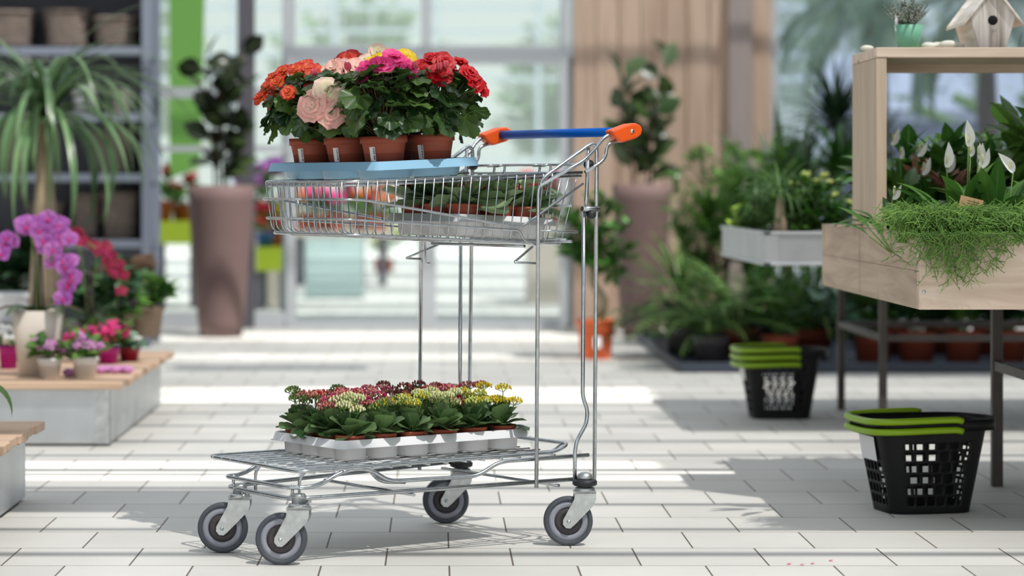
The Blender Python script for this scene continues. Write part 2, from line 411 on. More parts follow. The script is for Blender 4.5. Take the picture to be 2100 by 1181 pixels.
def kalanchoe(seed, bud, accents=(), heads=5, pr=.037, ph=.058, ls=1., hs=1., rim=True, leaf='l_kal', hh=(.058, .098)):
    r = random.Random(seed); e = thing('potted_kalanchoe', (0,0,0), 'x', 'potted plant')
    pot_part(e, pr*.74, pr, ph, M['terra'], seg=20, rim=.008)
    m = MB(); n = 19
    for i in range(n):
        az = i*2.4+r.uniform(-.3, .3); q = i/n
        el = 1.3-q*1.25+r.uniform(-.2, .2); L = (.046+.020*q)*ls*r.uniform(.85, 1.15); d = rdir(r, el, az)
        m.leaf(V((0,0,ph*.88+.022*(1-q)))+V((cos(az), sin(az), 0))*.006, d, L, L*.80, droop=.5*q+.1, twist=r.uniform(-.5, .5), cup=.20, n=7, cols=4, rnd=r.random(), wave=.03, serr=.05,
               prof=lambda t: min(1, .16+1.25*sin(pi*max(t-.06, 0)**1.1*.98)) if t < .97 else .22, ph=r.random()*6)
    m.build('leaves', M[leaf], e)
    sm = MB()
    for k in range(heads):
        az = k*2*pi/heads+r.uniform(-.4, .4); rad = r.uniform(.012, .036)*ls if k else .004
        top = V((rad*cos(az), rad*sin(az), ph+r.uniform(*hh)*hs)); b0 = V((rad*.2*cos(az), rad*.2*sin(az), ph*.85))
        sm.tube([b0, b0.lerp(top, .6)+V((0, 0, .004)), top-V((0, 0, .012))], .0013, 5, cap=False)
        h = MB(); ur = r.uniform(.017, .024); cnt = r.randint(22, 32); mats = [M[bud]]+[M[a] for a in accents]
        for j in range(cnt):
            f = (j+.5)/cnt; ph2 = math.acos(1-f*.86); a2 = j*2.4
            p = top+V((ur*sin(ph2)*cos(a2), ur*sin(ph2)*sin(a2), ur*.62*cos(ph2)-.006))
            h.cur = 0
            if accents and r.random() < .16: h.cur = r.randint(1, len(accents))
            c = (r.random(), .5, .5); br = r.uniform(.0024, .0036)
            h.blob(p, br, 5, 4, sq=(.85, .85, 1.35), col=c)
            if h.cur or r.random() < .06:
                for q in range(4):
                    an = q*pi/2+j; d = V((cos(an), sin(an), .45)); h.leaf(p+V((0,0,br)), d, .0052, .0042, droop=.4, cup=.1, n=2, cols=2, rnd=c[0], prof=ell)
            h.cur = 0
            if j % 3 == 0: sm.tube([top-V((0, 0, .013)), p-V((0, 0, .002))], .0006, 4, cap=False)
        h.build('flower_head', mats, e)
    sm.build('flower_stems', M['stem'], e)
    return e
def rosette(c, axis, size, r, m, cnt=(5, 5, 5, 4), wide=1.05):
    """double flower of layered, cupped petals added to m"""
    ax = V(axis).normalized(); s0 = ax.orthogonal().normalized()
    for ring, k in enumerate(cnt):
        f = ring/len(cnt); L = size*(1-.2*ring)*r.uniform(.92, 1.08); tilt = 1.5-.40*ring+r.uniform(-.12, .12)
        for i in range(k):
            an = 2*pi*i/k+ring*.6+r.uniform(-.15, .15); rad = (Matrix.Rotation(an, 3, ax) @ s0)
            tl = tilt+r.uniform(-.22, .22); d = rad*sin(tl)+ax*cos(tl); sd = ax.cross(rad)
            m.leaf(V(c)+rad*size*.05*(1-f)+ax*size*.05*ring, d, L, L*wide*1.1, droop=-(.35+.30*ring)*(1 if ring else -.6)*r.uniform(.6, 1.3), cup=.16, n=5, cols=4, rnd=r.random(), side=sd,
                   prof=lambda t: .3+.85*sin(pi*t**1.3*.86), wave=.22, ph=r.random()*6)
def begonia(seed, petal, flowers, pr=.058, ph=.082, buds=True, size=.031):
    """flowers: list of ((x,y,z above rim), axis, petal or None)"""
    r = random.Random(seed); e = thing('potted_begonia', (0,0,0), 'x', 'potted plant')
    pot_part(e, pr*.72, pr, ph, M['terra'], seg=32, rim=.018)
    m = MB(); st = MB(); nl = 84
    for i in range(nl):
        q = (i+.5)/nl; az = i*2.39996+r.uniform(-.25, .25); rad = (.116*math.sqrt(1-(q*.82)**2.2))*r.uniform(.55, 1.08); z = ph+.026+.134*q**.85
        c = V((rad*cos(az), rad*sin(az), z)); out = V((cos(az), sin(az), 0))
        nrm = (out*(1-q)*.9+V((0, 0, .55+q*.8))+V((r.uniform(-.75, .75), r.uniform(-.75, .75), r.uniform(-.25, .35)))).normalized()
        R0 = r.uniform(.025, .040)*(1.1 if q < .5 else .85)
        m.disc_leaf(c-out*R0*.3, nrm, out+V((0, 0, -.6+q*.4)), R0, rnd=r.random(), ruffle=.11, cup=r.uniform(-.45, .2), serr=.032, ph=r.random()*6, seg=46, lobes=6, rings=4)
        if i % 2 == 0: st.tube([V((0,0,ph*.86)), V((rad*.45*cos(az), rad*.45*sin(az), ph*.9+.6*(z-ph))), c-out*R0*.3], .0016, 5, fil=.02, cap=False)
    m.build('leaves', M['l_beg'], e)
    for (x, y, z), ax, pm in flowers:
        f = MB(); sz = size*r.uniform(.75, 1.15); c = V((x, y, ph+z)); rosette(c, ax, sz, r, f); f.build('flower', M[pm or petal], e)
        st.tube([V((0,0,ph)), V((x*.6, y*.6, ph+z*.6)), c], .0014, 5, fil=.03, cap=False)
    if buds:
        for k in range(4):
            az = r.uniform(0, 2*pi); b = MB(); c = V((.085*cos(az), .085*sin(az), ph+r.uniform(.12, .175)))
            for q in (-1, 1):
                b.blob(c+V((q*.003, 0, 0)), .0085, 10, 7, sq=(.6, .95, 1.15), col=(r.random(), .5, .5))
            b.build('flower_bud', M['p_bud'], e); st.tube([V((c.x*.4, c.y*.4, ph+.05)), c], .0012, 5)
    st.build('stems', M['redstem'], e)
    # white price label with bars on the pot
    l = MB(); k = MB(); a0 = -pi/2-.70
    for j in range(5):
        a = a0+j*.07
        pass
    def onpot(a, z, off): 
        rr = pr*.72+(pr*.93-pr*.72)*(z/(ph-.018))+off; return (rr*cos(a), rr*sin(a), z)
    for j in range(4):
        ids = [l.addv(onpot(a0+(j+dx)*.075, z, .0012)) for dx, z in ((0, .040), (1, .040), (1, .075), (0, .075))]; l.face(ids, False)
    lab = l.build('price_label', M['paper'], e)
    zz = .043
    while zz < .072:
        hgt = r.choice((.0008, .0014, .0022)); ids = [k.addv(onpot(a0+dx, z, .0017)) for dx, z in ((.19, zz), (.28, zz), (.28, zz+hgt), (.19, zz+hgt))]; k.face(ids, False); zz += hgt+r.choice((.0009, .0016))
    k.build('bar_code', M['ink'], lab)
    return e
def strap_leaves(m, r, c, n, L, W, el=(.2, 1.4), droop=(1., 2.4), cols=2, seg=8, cup=.2):
    for i in range(n):
        az = i*2.4+r.uniform(-.3, .3); d = rdir(r, r.uniform(*el), az)
        m.leaf(c, d, L*r.uniform(.7, 1.1), W*r.uniform(.8, 1.1), droop=r.uniform(*droop), cup=cup, n=seg, cols=cols, prof=strap, rnd=r.random())
def strap_plant(seed, label, cat, name, n, L, W, mat, pot, trunk=0., tr=.02, el=(.2, 1.4), droop=(1., 2.4), heads=1, group=None, spread=.1, trunkmat='bark', seg=8, lump=1.):
    r = random.Random(seed); e = thing(name, (0,0,0), label, cat, group); z0 = 0
    if pot: pot_part(e, pot[0]*.75, pot[0], pot[1], M[pot[2]]); z0 = pot[1]*.88
    m = MB(); tm = MB()
    for h in range(heads):
        az = 2*pi*h/max(heads, 1); rr = spread if heads > 1 else 0; c = V((rr*cos(az), rr*sin(az), z0+trunk*(1-.18*(h % 3)) if trunk else z0))
        if trunk: tm.tube([V((0,0,z0-.01)), V((c.x*.4, c.y*.4, z0+trunk*.4)), c], tr, 10, taper=lambda t: lump-(lump-.6)*t)
        strap_leaves(m, r, c, n, L, W, el, droop, seg=seg)
    m.build('leaves', M[mat], e)
    if trunk: tm.build('trunk', M[trunkmat], e)
    return e
def bush_plant(seed, label, cat, name, n, rx, rz, L, W, mat, pot, zc=None, group=None, stemm='stem', flowers=None, trunk=None, dr=(.2, .9), cols=2):
    """leaves on branching twigs filling a rounded crown"""
    r = random.Random(seed); e = thing(name, (0,0,0), label, cat, group); z0 = 0
    if pot: pot_part(e, pot[0]*.75, pot[0], pot[1], M[pot[2]]); z0 = pot[1]*.88
    zc = z0+rz*.8 if zc is None else zc
    m = MB(); s = MB(); tips = []
    nt = max(8, n//14)
    for k in range(nt):
        az = k*2.4; u = r.uniform(-.75, 1); rad = math.sqrt(max(0, 1-u*u))*rx*r.uniform(.75, 1); tip = V((rad*cos(az), rad*sin(az), zc+u*rz*r.uniform(.8, 1)))
        tip.z = max(tip.z, z0+.02)
        root = V((0,0,z0)) if trunk is None else V((0,0,zc-rz*.6))
        s.tube([root, root.lerp(tip, .5)+V((0,0,rz*.12)), tip], max(.0015, rx*.012), 4, fil=rx*.3, cap=False); tips.append((root, tip))
    for i in range(n):
        root, tip = tips[i % nt]; t = r.random()**.55*.85+.18; p = root.lerp(tip, t)+V((0,0,rz*.12*4*t*(1-t) if t < 1 else 0))
        d = ((tip-root).normalized()*.6+rdir(r, r.uniform(-.5, .9), r.uniform(0, 2*pi))).normalized()
        m.leaf(p, d, L*r.uniform(.7, 1.15), W*r.uniform(.8, 1.1), droop=r.uniform(*dr), cup=.2, n=4, cols=cols, prof=ell, rnd=r.random(), twist=r.uniform(-.5, .5))
    m.build('leaves', M[mat], e)
    if trunk: s.tube(trunk[0], trunk[1], 10, fil=.04, taper=lambda t: 1-.35*t)
    s.build('branches', M[stemm], e)
    if flowers:
        for j, (fm, cnt, fr) in enumerate(flowers):
            for q in range(cnt):
                root, tip = tips[r.randrange(nt)]; f = MB(); c = V((tip.x*.9, tip.y*.9, max(tip.z, zc)+rz*r.uniform(.05, .3)))
                for w in range(7): f.blob(c+V((r.uniform(-1, 1), r.uniform(-1, 1), r.uniform(-.5, .5)))*fr*.7, fr*.5, 7, 5, jit=.15, rnd=r, col=(r.random(), .5, .5))
                f.build('flower', M[fm], e)
    return e
def stem_plant(seed, label, cat, name, stems, n, L, W, mat, pot, group=None, mat2=None, el=(.1, .9), droop=(.2, .8), gap0=.1, stemr=.008, stemm='bark', tw=.4):
    """upright stems with large alternate leaves; stems: list of (x, y, height, lean x)"""
    r = random.Random(seed); e = thing(name, (0,0,0), label, cat, group); z0 = 0
    if pot: z0 = pot
    m = MB(); s = MB(); m2 = MB()
    for (x, y, h, lx) in stems:
        a, b = V((x*.5, y*.5, z0-.02)), V((x+lx, y, z0+h)); mid = a.lerp(b, .5)+V((-lx*.25, 0, 0)); s.tube([a, mid, b], stemr, 7, fil=.1, taper=lambda t: 1-.5*t)
        for i in range(n):
            t = gap0+(1-gap0)*(i+.5)/n; p = a*(1-t)**2+mid*2*t*(1-t)+b*t*t; az = i*2.4+r.uniform(-.5, .5)
            e2 = r.uniform(*el)+.5*max(0, t-.75)*2; d = rdir(r, min(e2, 1.4), az); tgt = m2 if (mat2 and t > .86 and i % 2) else m
            s.tube([p, p+d*L*.18], stemr*.35, 4, cap=False)
            tgt.leaf(p+d*L*.15, d, L*r.uniform(.75, 1.1), W*r.uniform(.85, 1.1), droop=r.uniform(*droop), cup=.22, n=7, cols=4, prof=ell, rnd=r.random(), twist=r.uniform(-tw, tw))
    m.build('leaves', M[mat], e); s.build('stems', M[stemm], e)
    if mat2 and m2.v: m2.build('young_leaves', M[mat2], e)
    return e
def fern_plant(seed, label, cat, name, nf, L, mat, pot, group=None, ll=.06, lw=.018, el=(.5, 1.35), droop=(1., 1.9), pairs=15, tri=False):
    r = random.Random(seed); e = thing(name, (0,0,0), label, cat, group); z0 = 0
    if pot: pot_part(e, pot[0]*.75, pot[0], pot[1], M[pot[2]]); z0 = pot[1]*.88
    m = MB(); s = MB()
    for i in range(nf):
        az = i*2.4+r.uniform(-.3, .3); d = rdir(r, r.uniform(*el), az); side = d.cross(V((0,0,1))).normalized(); p = V((0,0,z0)); dr = r.uniform(*droop); Lf = L*r.uniform(.75, 1.1); pts = [p.copy()]; ds = Lf/pairs; rr = r.random()
        for k in range(pairs):
            p = p+d*ds; d = (Matrix.Rotation(-dr/pairs, 3, side) @ d).normalized(); pts.append(p.copy()); t = (k+1)/pairs
            if t > .18:
                w = ll*(sin(pi*min(1, t*.93+.05))**.7+.12)
                for sg in (-1, 1): m.leaf(p, side*sg+d*.35+V((0,0,.1)), w, lw, droop=.5, cup=.1, n=2, cols=2, prof=ell, rnd=min(1, max(0, rr+r.uniform(-.15, .15))))
        s.tube(pts, .0025, 4, cap=False)
    m.build('fronds', M[mat], e); s.build('stalks', M['stem'], e)
    return e
# ------------------------------------------------------------------ setting
def paving():
    m, nt, o = _mat('paving')
    tc = N(nt, 'ShaderNodeTexCoord'); mp = N(nt, 'ShaderNodeMapping'); mp.inputs['Location'].default_value = (.122+.1525+.61*20, -6.155+.3*40, 0)
    br = N(nt, 'ShaderNodeTexBrick', offset=.5, squash=1.0); br.inputs['Scale'].default_value = 1; br.inputs['Mortar Size'].default_value = .0024; br.inputs['Mortar Smooth'].default_value = .25
    br.inputs['Brick Width'].default_value = .305; br.inputs['Row Height'].default_value = .30; br.inputs['Bias'].default_value = 0
    br.inputs['Color1'].default_value = rgba(srgb(226, 224, 218)); br.inputs['Color2'].default_value = rgba(srgb(214, 212, 206)); br.inputs['Mortar'].default_value = rgba(srgb(104, 92, 80))
    nt.links.new(tc.outputs['Object'], mp.inputs['Vector']); nt.links.new(mp.outputs['Vector'], br.inputs['Vector'])
    nz = N(nt, 'ShaderNodeTexNoise'); nz.inputs['Scale'].default_value = 2.2; nz.inputs['Detail'].default_value = 6; nt.links.new(tc.outputs['Object'], nz.inputs['Vector'])
    mr = N(nt, 'ShaderNodeMapRange'); mr.inputs['From Min'].default_value = .3; mr.inputs['From Max'].default_value = .7; mr.inputs['To Min'].default_value = .9; mr.inputs['To Max'].default_value = 1.04
    nt.links.new(nz.outputs['Fac'], mr.inputs['Value'])
    n2 = N(nt, 'ShaderNodeTexNoise'); n2.inputs['Scale'].default_value = 170; n2.inputs['Detail'].default_value = 3; nt.links.new(tc.outputs['Object'], n2.inputs['Vector'])
    m2 = N(nt, 'ShaderNodeMapRange'); m2.inputs['To Min'].default_value = .93; m2.inputs['To Max'].default_value = 1.05; nt.links.new(n2.outputs['Fac'], m2.inputs['Value'])
    mu = N(nt, 'ShaderNodeMath', operation='MULTIPLY'); nt.links.new(mr.outputs['Result'], mu.inputs[0]); nt.links.new(m2.outputs['Result'], mu.inputs[1])
    sc = N(nt, 'ShaderNodeVectorMath', operation='SCALE'); nt.links.new(br.outputs['Color'], sc.inputs[0]); nt.links.new(mu.outputs[0], sc.inputs['Scale'])
    p = N(nt, 'ShaderNodeBsdfPrincipled'); p.inputs['Roughness'].default_value = .62; p.inputs['Specular IOR Level'].default_value = .35
    b = N(nt, 'ShaderNodeBump'); b.inputs['Strength'].default_value = .4; b.inputs['Distance'].default_value = .003; b.invert = True
    nt.links.new(br.outputs['Fac'], b.inputs['Height']); nt.links.new(b.outputs['Normal'], p.inputs['Normal'])
    nt.links.new(sc.outputs['Vector'], p.inputs['Base Color']); nt.links.new(p.outputs['BSDF'], o.inputs['Surface'])
    return m
fl = MB(); fl.bx(-14, 14, -3.1, 46, -.1, 0); structure(fl.build('floor', paving()))
FY = 16.6                                   # plane of the glazed front
SX, SY = .36, -.40                          # sun: horizontal run towards it, per metre of height
RZ = 4.2
def screenmat():
    m, nt, o = _mat('shade_cloth')
    t = N(nt, 'ShaderNodeBsdfTransparent'); t.inputs['Color'].default_value = (1, 1, 1, 1)
    d = N(nt, 'ShaderNodeBsdfTranslucent'); d.inputs['Color'].default_value = (.30, .31, .31, 1)
    ms = N(nt, 'ShaderNodeMixShader'); ms.inputs['Fac'].default_value = .38
    nt.links.new(t.outputs[0], ms.inputs[1]); nt.links.new(d.outputs[0], ms.inputs[2]); nt.links.new(ms.outputs[0], o.inputs['Surface']); return m
scr = MB()
def rf(x0, x1, d0, d1, z=RZ): scr.bx(x0+SX*z, x1+SX*z, d0+SY*z, d1+SY*z, z, z+.004)
gaps = [(7.95, 8.5), (10.8, 11.65), (13.55, 13.95), (15.1, 16.2), (18.2, 18.8), (20.6, 21.5), (24, 25), (28, 29.3)]
prev = 1.
for a, b in gaps+[(33., 33.)]:
    rf(-13, 13, prev, a); prev = b
rf(1.02, 13, 7.95, 8.22); rf(.72, 13, 8.22, 8.5); rf(.95, 13, 10.8, 11.65)
structure(scr.build('shade_screens', screenmat()))  # unseen roof cloth, its gaps placed to lay sun bands on the floor
wb = simple('dark_ambient_wall', srgb(58, 62, 58), .8)  # unseen opaque side walls, added dark to cut the ambient light
for nm_, a_ in (('unseen_wall_left', (-8.1, -8, -3, 16.4, 0, 4.6)), ('unseen_wall_right', (8, 8.1, -3, 16.4, 0, 4.6))):
    q_ = MB(); q_.bx(*a_); structure(q_.build(nm_, wb))
bars = MB()
def bar(d, w, x0=-13, x1=13, z=RZ+.06): bars.bx(x0+SX*z, x1+SX*z, d-w/2+SY*z, d+w/2+SY*z, z, z+.05)
d = 1.
rb = random.Random(3)
while d < 33:
    bar(d, rb.choice((.03, .04, .05))); d += rb.uniform(.36, .62)
bars.bx(1.55+SX*4.3, 6+SX*4.3, 12.3+SY*4.3, 16+SY*4.3, 4.3, 4.33)  # opaque panel added overhead to keep sun off the floor at right
bar(8.23, .06); bar(7.42, .5, -3.2, -.45); bar(12.95, .32, -1.3, -.35)  # beams added out of view for the darker bands across the floor
structure(bars.build('roof_shade_bars', M['alu']))
# podium-like glazed front: mullions, rails, base, panes
fr = MB()
def mull(px, w, z0=0, z1=4.6, mat=0, D=FY, dp=.07): 
    x = XP(px, D); fr.cur = mat; fr.bx(x-w/2, x+w/2, D-dp/2, D+dp/2, z0, z1)
def rail(x0, x1, zc, h, D=FY, mat=0, dp=.06): fr.cur = mat; fr.bx(XP(x0, D), XP(x1, D), D-dp/2, D+dp/2, zc-h/2, zc+h/2)
for px, w, mt in ((-330, .1, 0), (60, .08, 0), (298, .04, 0), (505, .11, 1)): mull(px, w, mat=mt)
for zc, h in ((ZP(190, FY), .07), (ZP(656, FY), .10), (ZP(305, FY), .04)): rail(-330, 595, zc, h)
structure(fr.build('window_1', [M['alu'], M['alud']]))
GL = glassmat('clear_glass'); GLb = glassmat('blue_glass', (.84, .90, .97), .12, .05)
g = MB(); g.bx(XP(-330, FY), XP(595, FY), FY-.004, FY+.004, .08, 4.6); structure(g.build('window_2', GL))
# sliding glass doors: two leaves, frame and fan light
for k, (x0, x1) in enumerate(((585, 876), (872, 1166))):
    fr = MB(); a, b = x0+12, x1-10
    mull(a, .062, 0, ZP(108, FY)); mull(b, .05, 0, ZP(108, FY)); rail(x0, x1, ZP(118, FY)-.0, .09); rail(x0, x1, ZP(668, FY), .07)
    o = structure(fr.build('door_%d' % (k+1), [M['alu'], M['alud']]))
    g = MB(); g.bx(XP(a, FY), XP(b, FY), FY-.004, FY+.004, .05, ZP(112, FY)); g.build('pane', GL, o)
fr = MB()
for px, w in ((592, .075), (874, .07), (1163, .075)): mull(px, w, ZP(118, FY), 4.6, D=FY+.01)
mull(592, .08, 0, 4.6, D=FY+.08); mull(1163, .09, 0, 4.6, D=FY+.08); rail(585, 1170, ZP(104, FY), .07, D=FY+.02)
structure(fr.build('window_3', [M['alu'], M['alud']]))
g = MB(); g.bx(XP(585, FY), XP(1170, FY), FY+.01, FY+.018, ZP(100, FY), 4.6); structure(g.build('window_4', GL))
# boarded wall right of the doors
wm = woodmat('weathered_cladding', srgb(216, 190, 170), srgb(190, 162, 142), 'z', scale=.5, knots=False, rough=.8)
w = MB(); x = XP(1176, FY); xe = XP(1492, FY); bw = .145; i = 0
while x < xe-.01:
    x2 = min(x+bw, xe); w.bx(x+.003, x2-.003, FY-.02-.006*(i % 2), FY+.05, 0, 4.6); x = x2; i += 1
w.bx(XP(1176, FY), xe, FY+.01, FY+.06, 0, 4.6)
structure(w.build('wall_back', wm))
w = MB(); w.bx(XP(1492, FY), XP(1540, FY), FY-.08, FY+.06, 0, 4.6); structure(w.build('trim_2', simple('grey_wood_post', srgb(178, 164, 160), .8, noise=.12, scale=5, stretch=(4, 4, .5))))
w = MB(); w.bx(XP(1541, FY), XP(1580, FY), FY-.05, FY+.06, 0, 4.6); structure(w.build('trim_3', wm))
g = MB(); g.bx(XP(1580, FY), XP(2700, FY), FY-.004, FY+.004, .0, 4.6); structure(g.build('window_5', GLb))
fr = MB(); mull(1586, .05); mull(2350, .08); rail(1580, 2700, .06, .12); structure(fr.build('window_6', [M['alu'], M['alud']]))
# ------------------------------------------------------------------ beyond the glass
gr = MB(); gr.bx(-40, 40, 46, 110, -.12, -.02); structure(gr.build('ground', simple('grass_ground', srgb(120, 140, 90), .9, noise=.3, scale=.6)))
def tree(x, y, h, rx, seed, label, mat='l_tree', n=1500, name='leafy_tree', L=.3):
    o = bush_plant(seed, label, 'tree', name, n, rx, h*.42, L, L*.6, mat, None, zc=h*.6, stemm='bark', trunk=([V((0,0,0)), V((.1,0,h*.4)), V((0,0,h*.7))], h*.028), group='trees beyond the glass')
    o.location = (x, y, -.02); return o
tls = ['tall soft green tree beyond the greenhouse doors, farthest left', 'soft green tree seen behind the purple orchid side glazing', 'pale green tree behind the left leaf of the glass doors',
       'pale green tree behind the right leaf of the glass doors', 'large tree behind the boarded wall corner', 'green tree behind the glass left of the wooden shelf post',
       'green tree behind the white birdhouse', 'green tree beyond the glass at the far right']
for i, (x, y, h, rx) in enumerate(((-10, 47, 5.5, 2.4), (-5.4, 44, 4.6, 1.8), (-1.4, 49, 4.6, 1.9), (2.8, 49, 4.4, 1.9), (7.4, 45, 6, 2.2), (8.0, 53, 6.6, 2.2), (13.4, 44, 5.6, 2.4), (18.6, 44, 6, 2.4))):
    tree(x, y, h, rx, 100+i, tls[i])
# far greenhouse with white frame
fg = MB()
for i in range(16):
    x = -12+i*1.5; fg.bx(x-.04, x+.04, 37.9, 38, 0, 5)
for zc in (.35, 1.3, 2.5, 2.85, 3.2, 3.55, 3.9): fg.bx(-12, 10.6, 37.92, 37.98, zc-.035, zc+.035)
e = thing('far_greenhouse', (0, 0, 0), 'white framed greenhouse wall far beyond the glass doors', 'greenhouse')
fg.build('frame', simple('white_frame', srgb(176, 186, 190), .5), e)
g = MB(); g.bx(-12, 10.6, 38.02, 38.03, .1, 5); g.build('glazing', glassmat('milky_glass', (.96, .98, .96), .05, .22), e)
# green banner wall strip beyond left glazing
b = MB(); x0, x1 = XP(347, 19.5), XP(432, 19.5); b.prism([(x0, 1.05), (x0+.02, .98), (x1-.08, 1.05), (x1, 4.4), (x0, 4.4)], 19.5, 19.56)
T(b.build('green_panel', simple('grass_green_panel', srgb(126, 178, 84), .6)), 'tall grass-green panel hanging behind the left glazing', 'panel')
# lime tables with flowers
def table(x0, x1, y, dep, z, label, name='display_table', mt='yellowg', th=.17):
    e = thing(name, ((x0+x1)/2, y, 0), label, 'table'); hw = (x1-x0)/2
    m = MB(); m.bx(-hw, hw, -dep/2, dep/2, z-th, z); m.build('table_top', M[mt], e)
    for sx in (-1, 1):
        for sy in (-1, 1):
            l = MB(); l.bx(sx*hw*.85-.03, sx*hw*.85+.03, sy*dep*.4-.03, sy*dep*.4+.03, 0, z-th); l.build('leg', M['alud'], e)
    return e
table(XP(525, 19), XP(585, 19), 19.3, .6, ZP(508, 19), 'lime yellow display table behind the glass right of the tall left pot')
table(XP(300, 19), XP(395, 19), 19.6, .5, ZP(455, 19), 'lime yellow display table behind the glass left of the tall left pot')
table(XP(600, 24), XP(800, 24), 24, .7, .5, 'long pale display table behind the trolley basket', mt='cream', th=.05)
def flower_pot(x, y, z, fm, label, seed, s=1., pot='terra', lm='l_mid', nfl=7, grp='flowering pots beyond the glass'):
    o = bush_plant(seed, label, 'potted plant', 'flowering_plant', 70, .15*s, .12*s, .08*s, .05*s, lm, (.08*s, .12*s, pot), flowers=[(fm, nfl, .05*s)], group=grp)
    o.location = (x, y, z); return o
flower_pot(XP(330, 19.6), 19.6, ZP(455, 19), 'k_red', 'red flowering pot on the lime table left of the tall left planter', 201, 1.3)
flower_pot(XP(372, 19.7), 19.75, ZP(455, 19), 'p_orred', 'coral flowering pot close behind the tall left planter', 202, 1.1)
flower_pot(XP(540, 19), 19.2, ZP(508, 19), 'k_red', 'red flowering plant in a blue pot on the lime table', 203, .9, 'bluepot')
flower_pot(XP(562, 19.4), 19.45, ZP(508, 19), 'p_yel', 'yellow flowering plant on the right end of the lime table', 204, 1.2)
flower_pot(XP(545, 19.9), 20.0, .62, 'p_orch', 'rose pink flowering plant seen through the front of the basket', 208, 1.5)
for i, (px, fm, s) in enumerate(((612, 'p_oran', 1.5), (652, 'p_pink', 1.3), (690, 'p_pink', 1.5), (735, 'k_red', 1.2), (775, 'p_oran', 1.4))):
    flower_pot(XP(px, 24), 24, .5, fm, ['orange flowering pot at the left end of the long pale table', 'pink flowering pot second from left on the long pale table', 'bright pink flowering pot in the middle of the long pale table',
               'red flowering pot right of the middle of the long pale table', 'orange flowering pot at the right end of the long pale table'][i], 210+i, s)
for i, (px, fm) in enumerate(((1150, 'p_pink'), (1105, 'k_red'))):
    flower_pot(XP(px, 20), 20.2+i*.3, .62, fm, ['pink flowering pot beyond the right door leaf on a low stand', 'red flowering pot beyond the right door leaf on a low stand'][i], 220+i, 1.2)
st = MB(); st.bx(XP(1085, 20), XP(1165, 20), 20, 20.9, 0, .62); T(bevel(st.build('plant_stand', M['cream'])), 'pale block stand for flowers beyond the right door leaf', 'stand')
st = MB(); st.bx(XP(525, 20)-.05, XP(560, 20)+.1, 19.82, 20.25, 0, .62); T(bevel(st.build('plant_stand', M['cream'])), 'pale block stand behind the lime table', 'stand')
o = bush_plant(230, 'white chrysanthemum ball in a terracotta pot outside the glass doors', 'potted plant', 'potted_chrysanthemum', 110, .27, .17, .1, .05, 'l_mid', (.12, .15, 'terra'), flowers=[('k_cream', 26, .07)], zc=.33)
o.location = (XP(787, 27.5), 27.5, 0)
st = MB(); st.bx(XP(625, 21), XP(745, 21), 21.0, 21.5, 0, ZP(488, 21)); T(bevel(st.build('glass_display_box', glassmat('teal_glass', (.78, .88, .88), .2, .3))), 'pale teal glass display box standing beyond the left door leaf', 'box')
# right side outdoors: low slate wall, pale house wall, palms
wl = MB(); wl.bx(4.0, 16, 25.6, 26.0, 0, ZP(250, 25.6)); T(wl.build('garden_wall', simple('slate_blue_wall', srgb(118, 126, 150), .8, noise=.15, scale=2)), 'low slate blue garden wall behind the right hand glazing', 'wall')
wl = MB(); wl.bx(5.0, 20, 33.5, 34.0, 0, 2.2); wl.bx(5.0, 20, 33.4, 33.5, 1.9, 2.6); T(wl.build('garden_building', simple('lavender_render', srgb(196, 202, 220), .8, noise=.2, scale=.7)), 'pale lavender building behind the palms', 'building')
hg = bush_plant(250, 'pale green clipped hedge in front of the lavender building', 'hedge', 'garden_hedge', 1700, 5.2, 1.0, .24, .16, 'l_tree', None, zc=1.2); hg.location = (9, 29.5, 0); hg.scale = (1, .1, 1)
def palm(x, y, h, tr, seed, label, L=1.0, n=20):
    r = random.Random(seed); e = thing('palm_tree', (x, y, -.02), label, 'palm', 'palms outside the right hand glass')
    t = MB(); pts = [(0, 0, 0), (.05, 0, h*.5), (0, 0, h)]; t.tube(pts, tr, 12, fil=.3, taper=lambda q: 1.25-.35*q+.06*sin(q*60)); t.build('trunk', simple('palm_trunk', srgb(84, 66, 62), .95, noise=.5, scale=12, bump=1.), e)
    m = MB(); s = MB()
    for i in range(n):
        az = i*2.4; d = rdir(r, r.uniform(-.35, 1.1), az); side = d.cross(V((0,0,1))).normalized(); p = V((0,0,h)); pts = [p.copy()]
        for k in range(9):
            p = p+d*L/9; d = (Matrix.Rotation(-r.uniform(.08, .2), 3, side) @ d).normalized(); pts.append(p.copy())
            for sg in (-1, 1):
                for q in (0, .5): m.leaf(p-d*q*L/9, side*sg*.8+d*.8+V((0,0,-.1)), L*.34, .035, droop=.8, cup=.1, n=3, cols=2, prof=strap, rnd=r.random())
        s.tube(pts, .012, 4)
    m.build('fronds', M['l_palm'], e); s.build('frond_stalks', M['stem'], e); return e
palm(XP(2015, 21), 21, 2.45, .09, 301, 'dark trunked palm behind the wooden shelf, outside the right glass')
palm(XP(1790, 25), 25, 2.7, .12, 302, 'thick trunked palm outside the glass left of the shelf upright', L=1.0)
palm(XP(2350, 24), 24, 2.2, .12, 303, 'palm outside the glass beyond the right edge of the shelf')
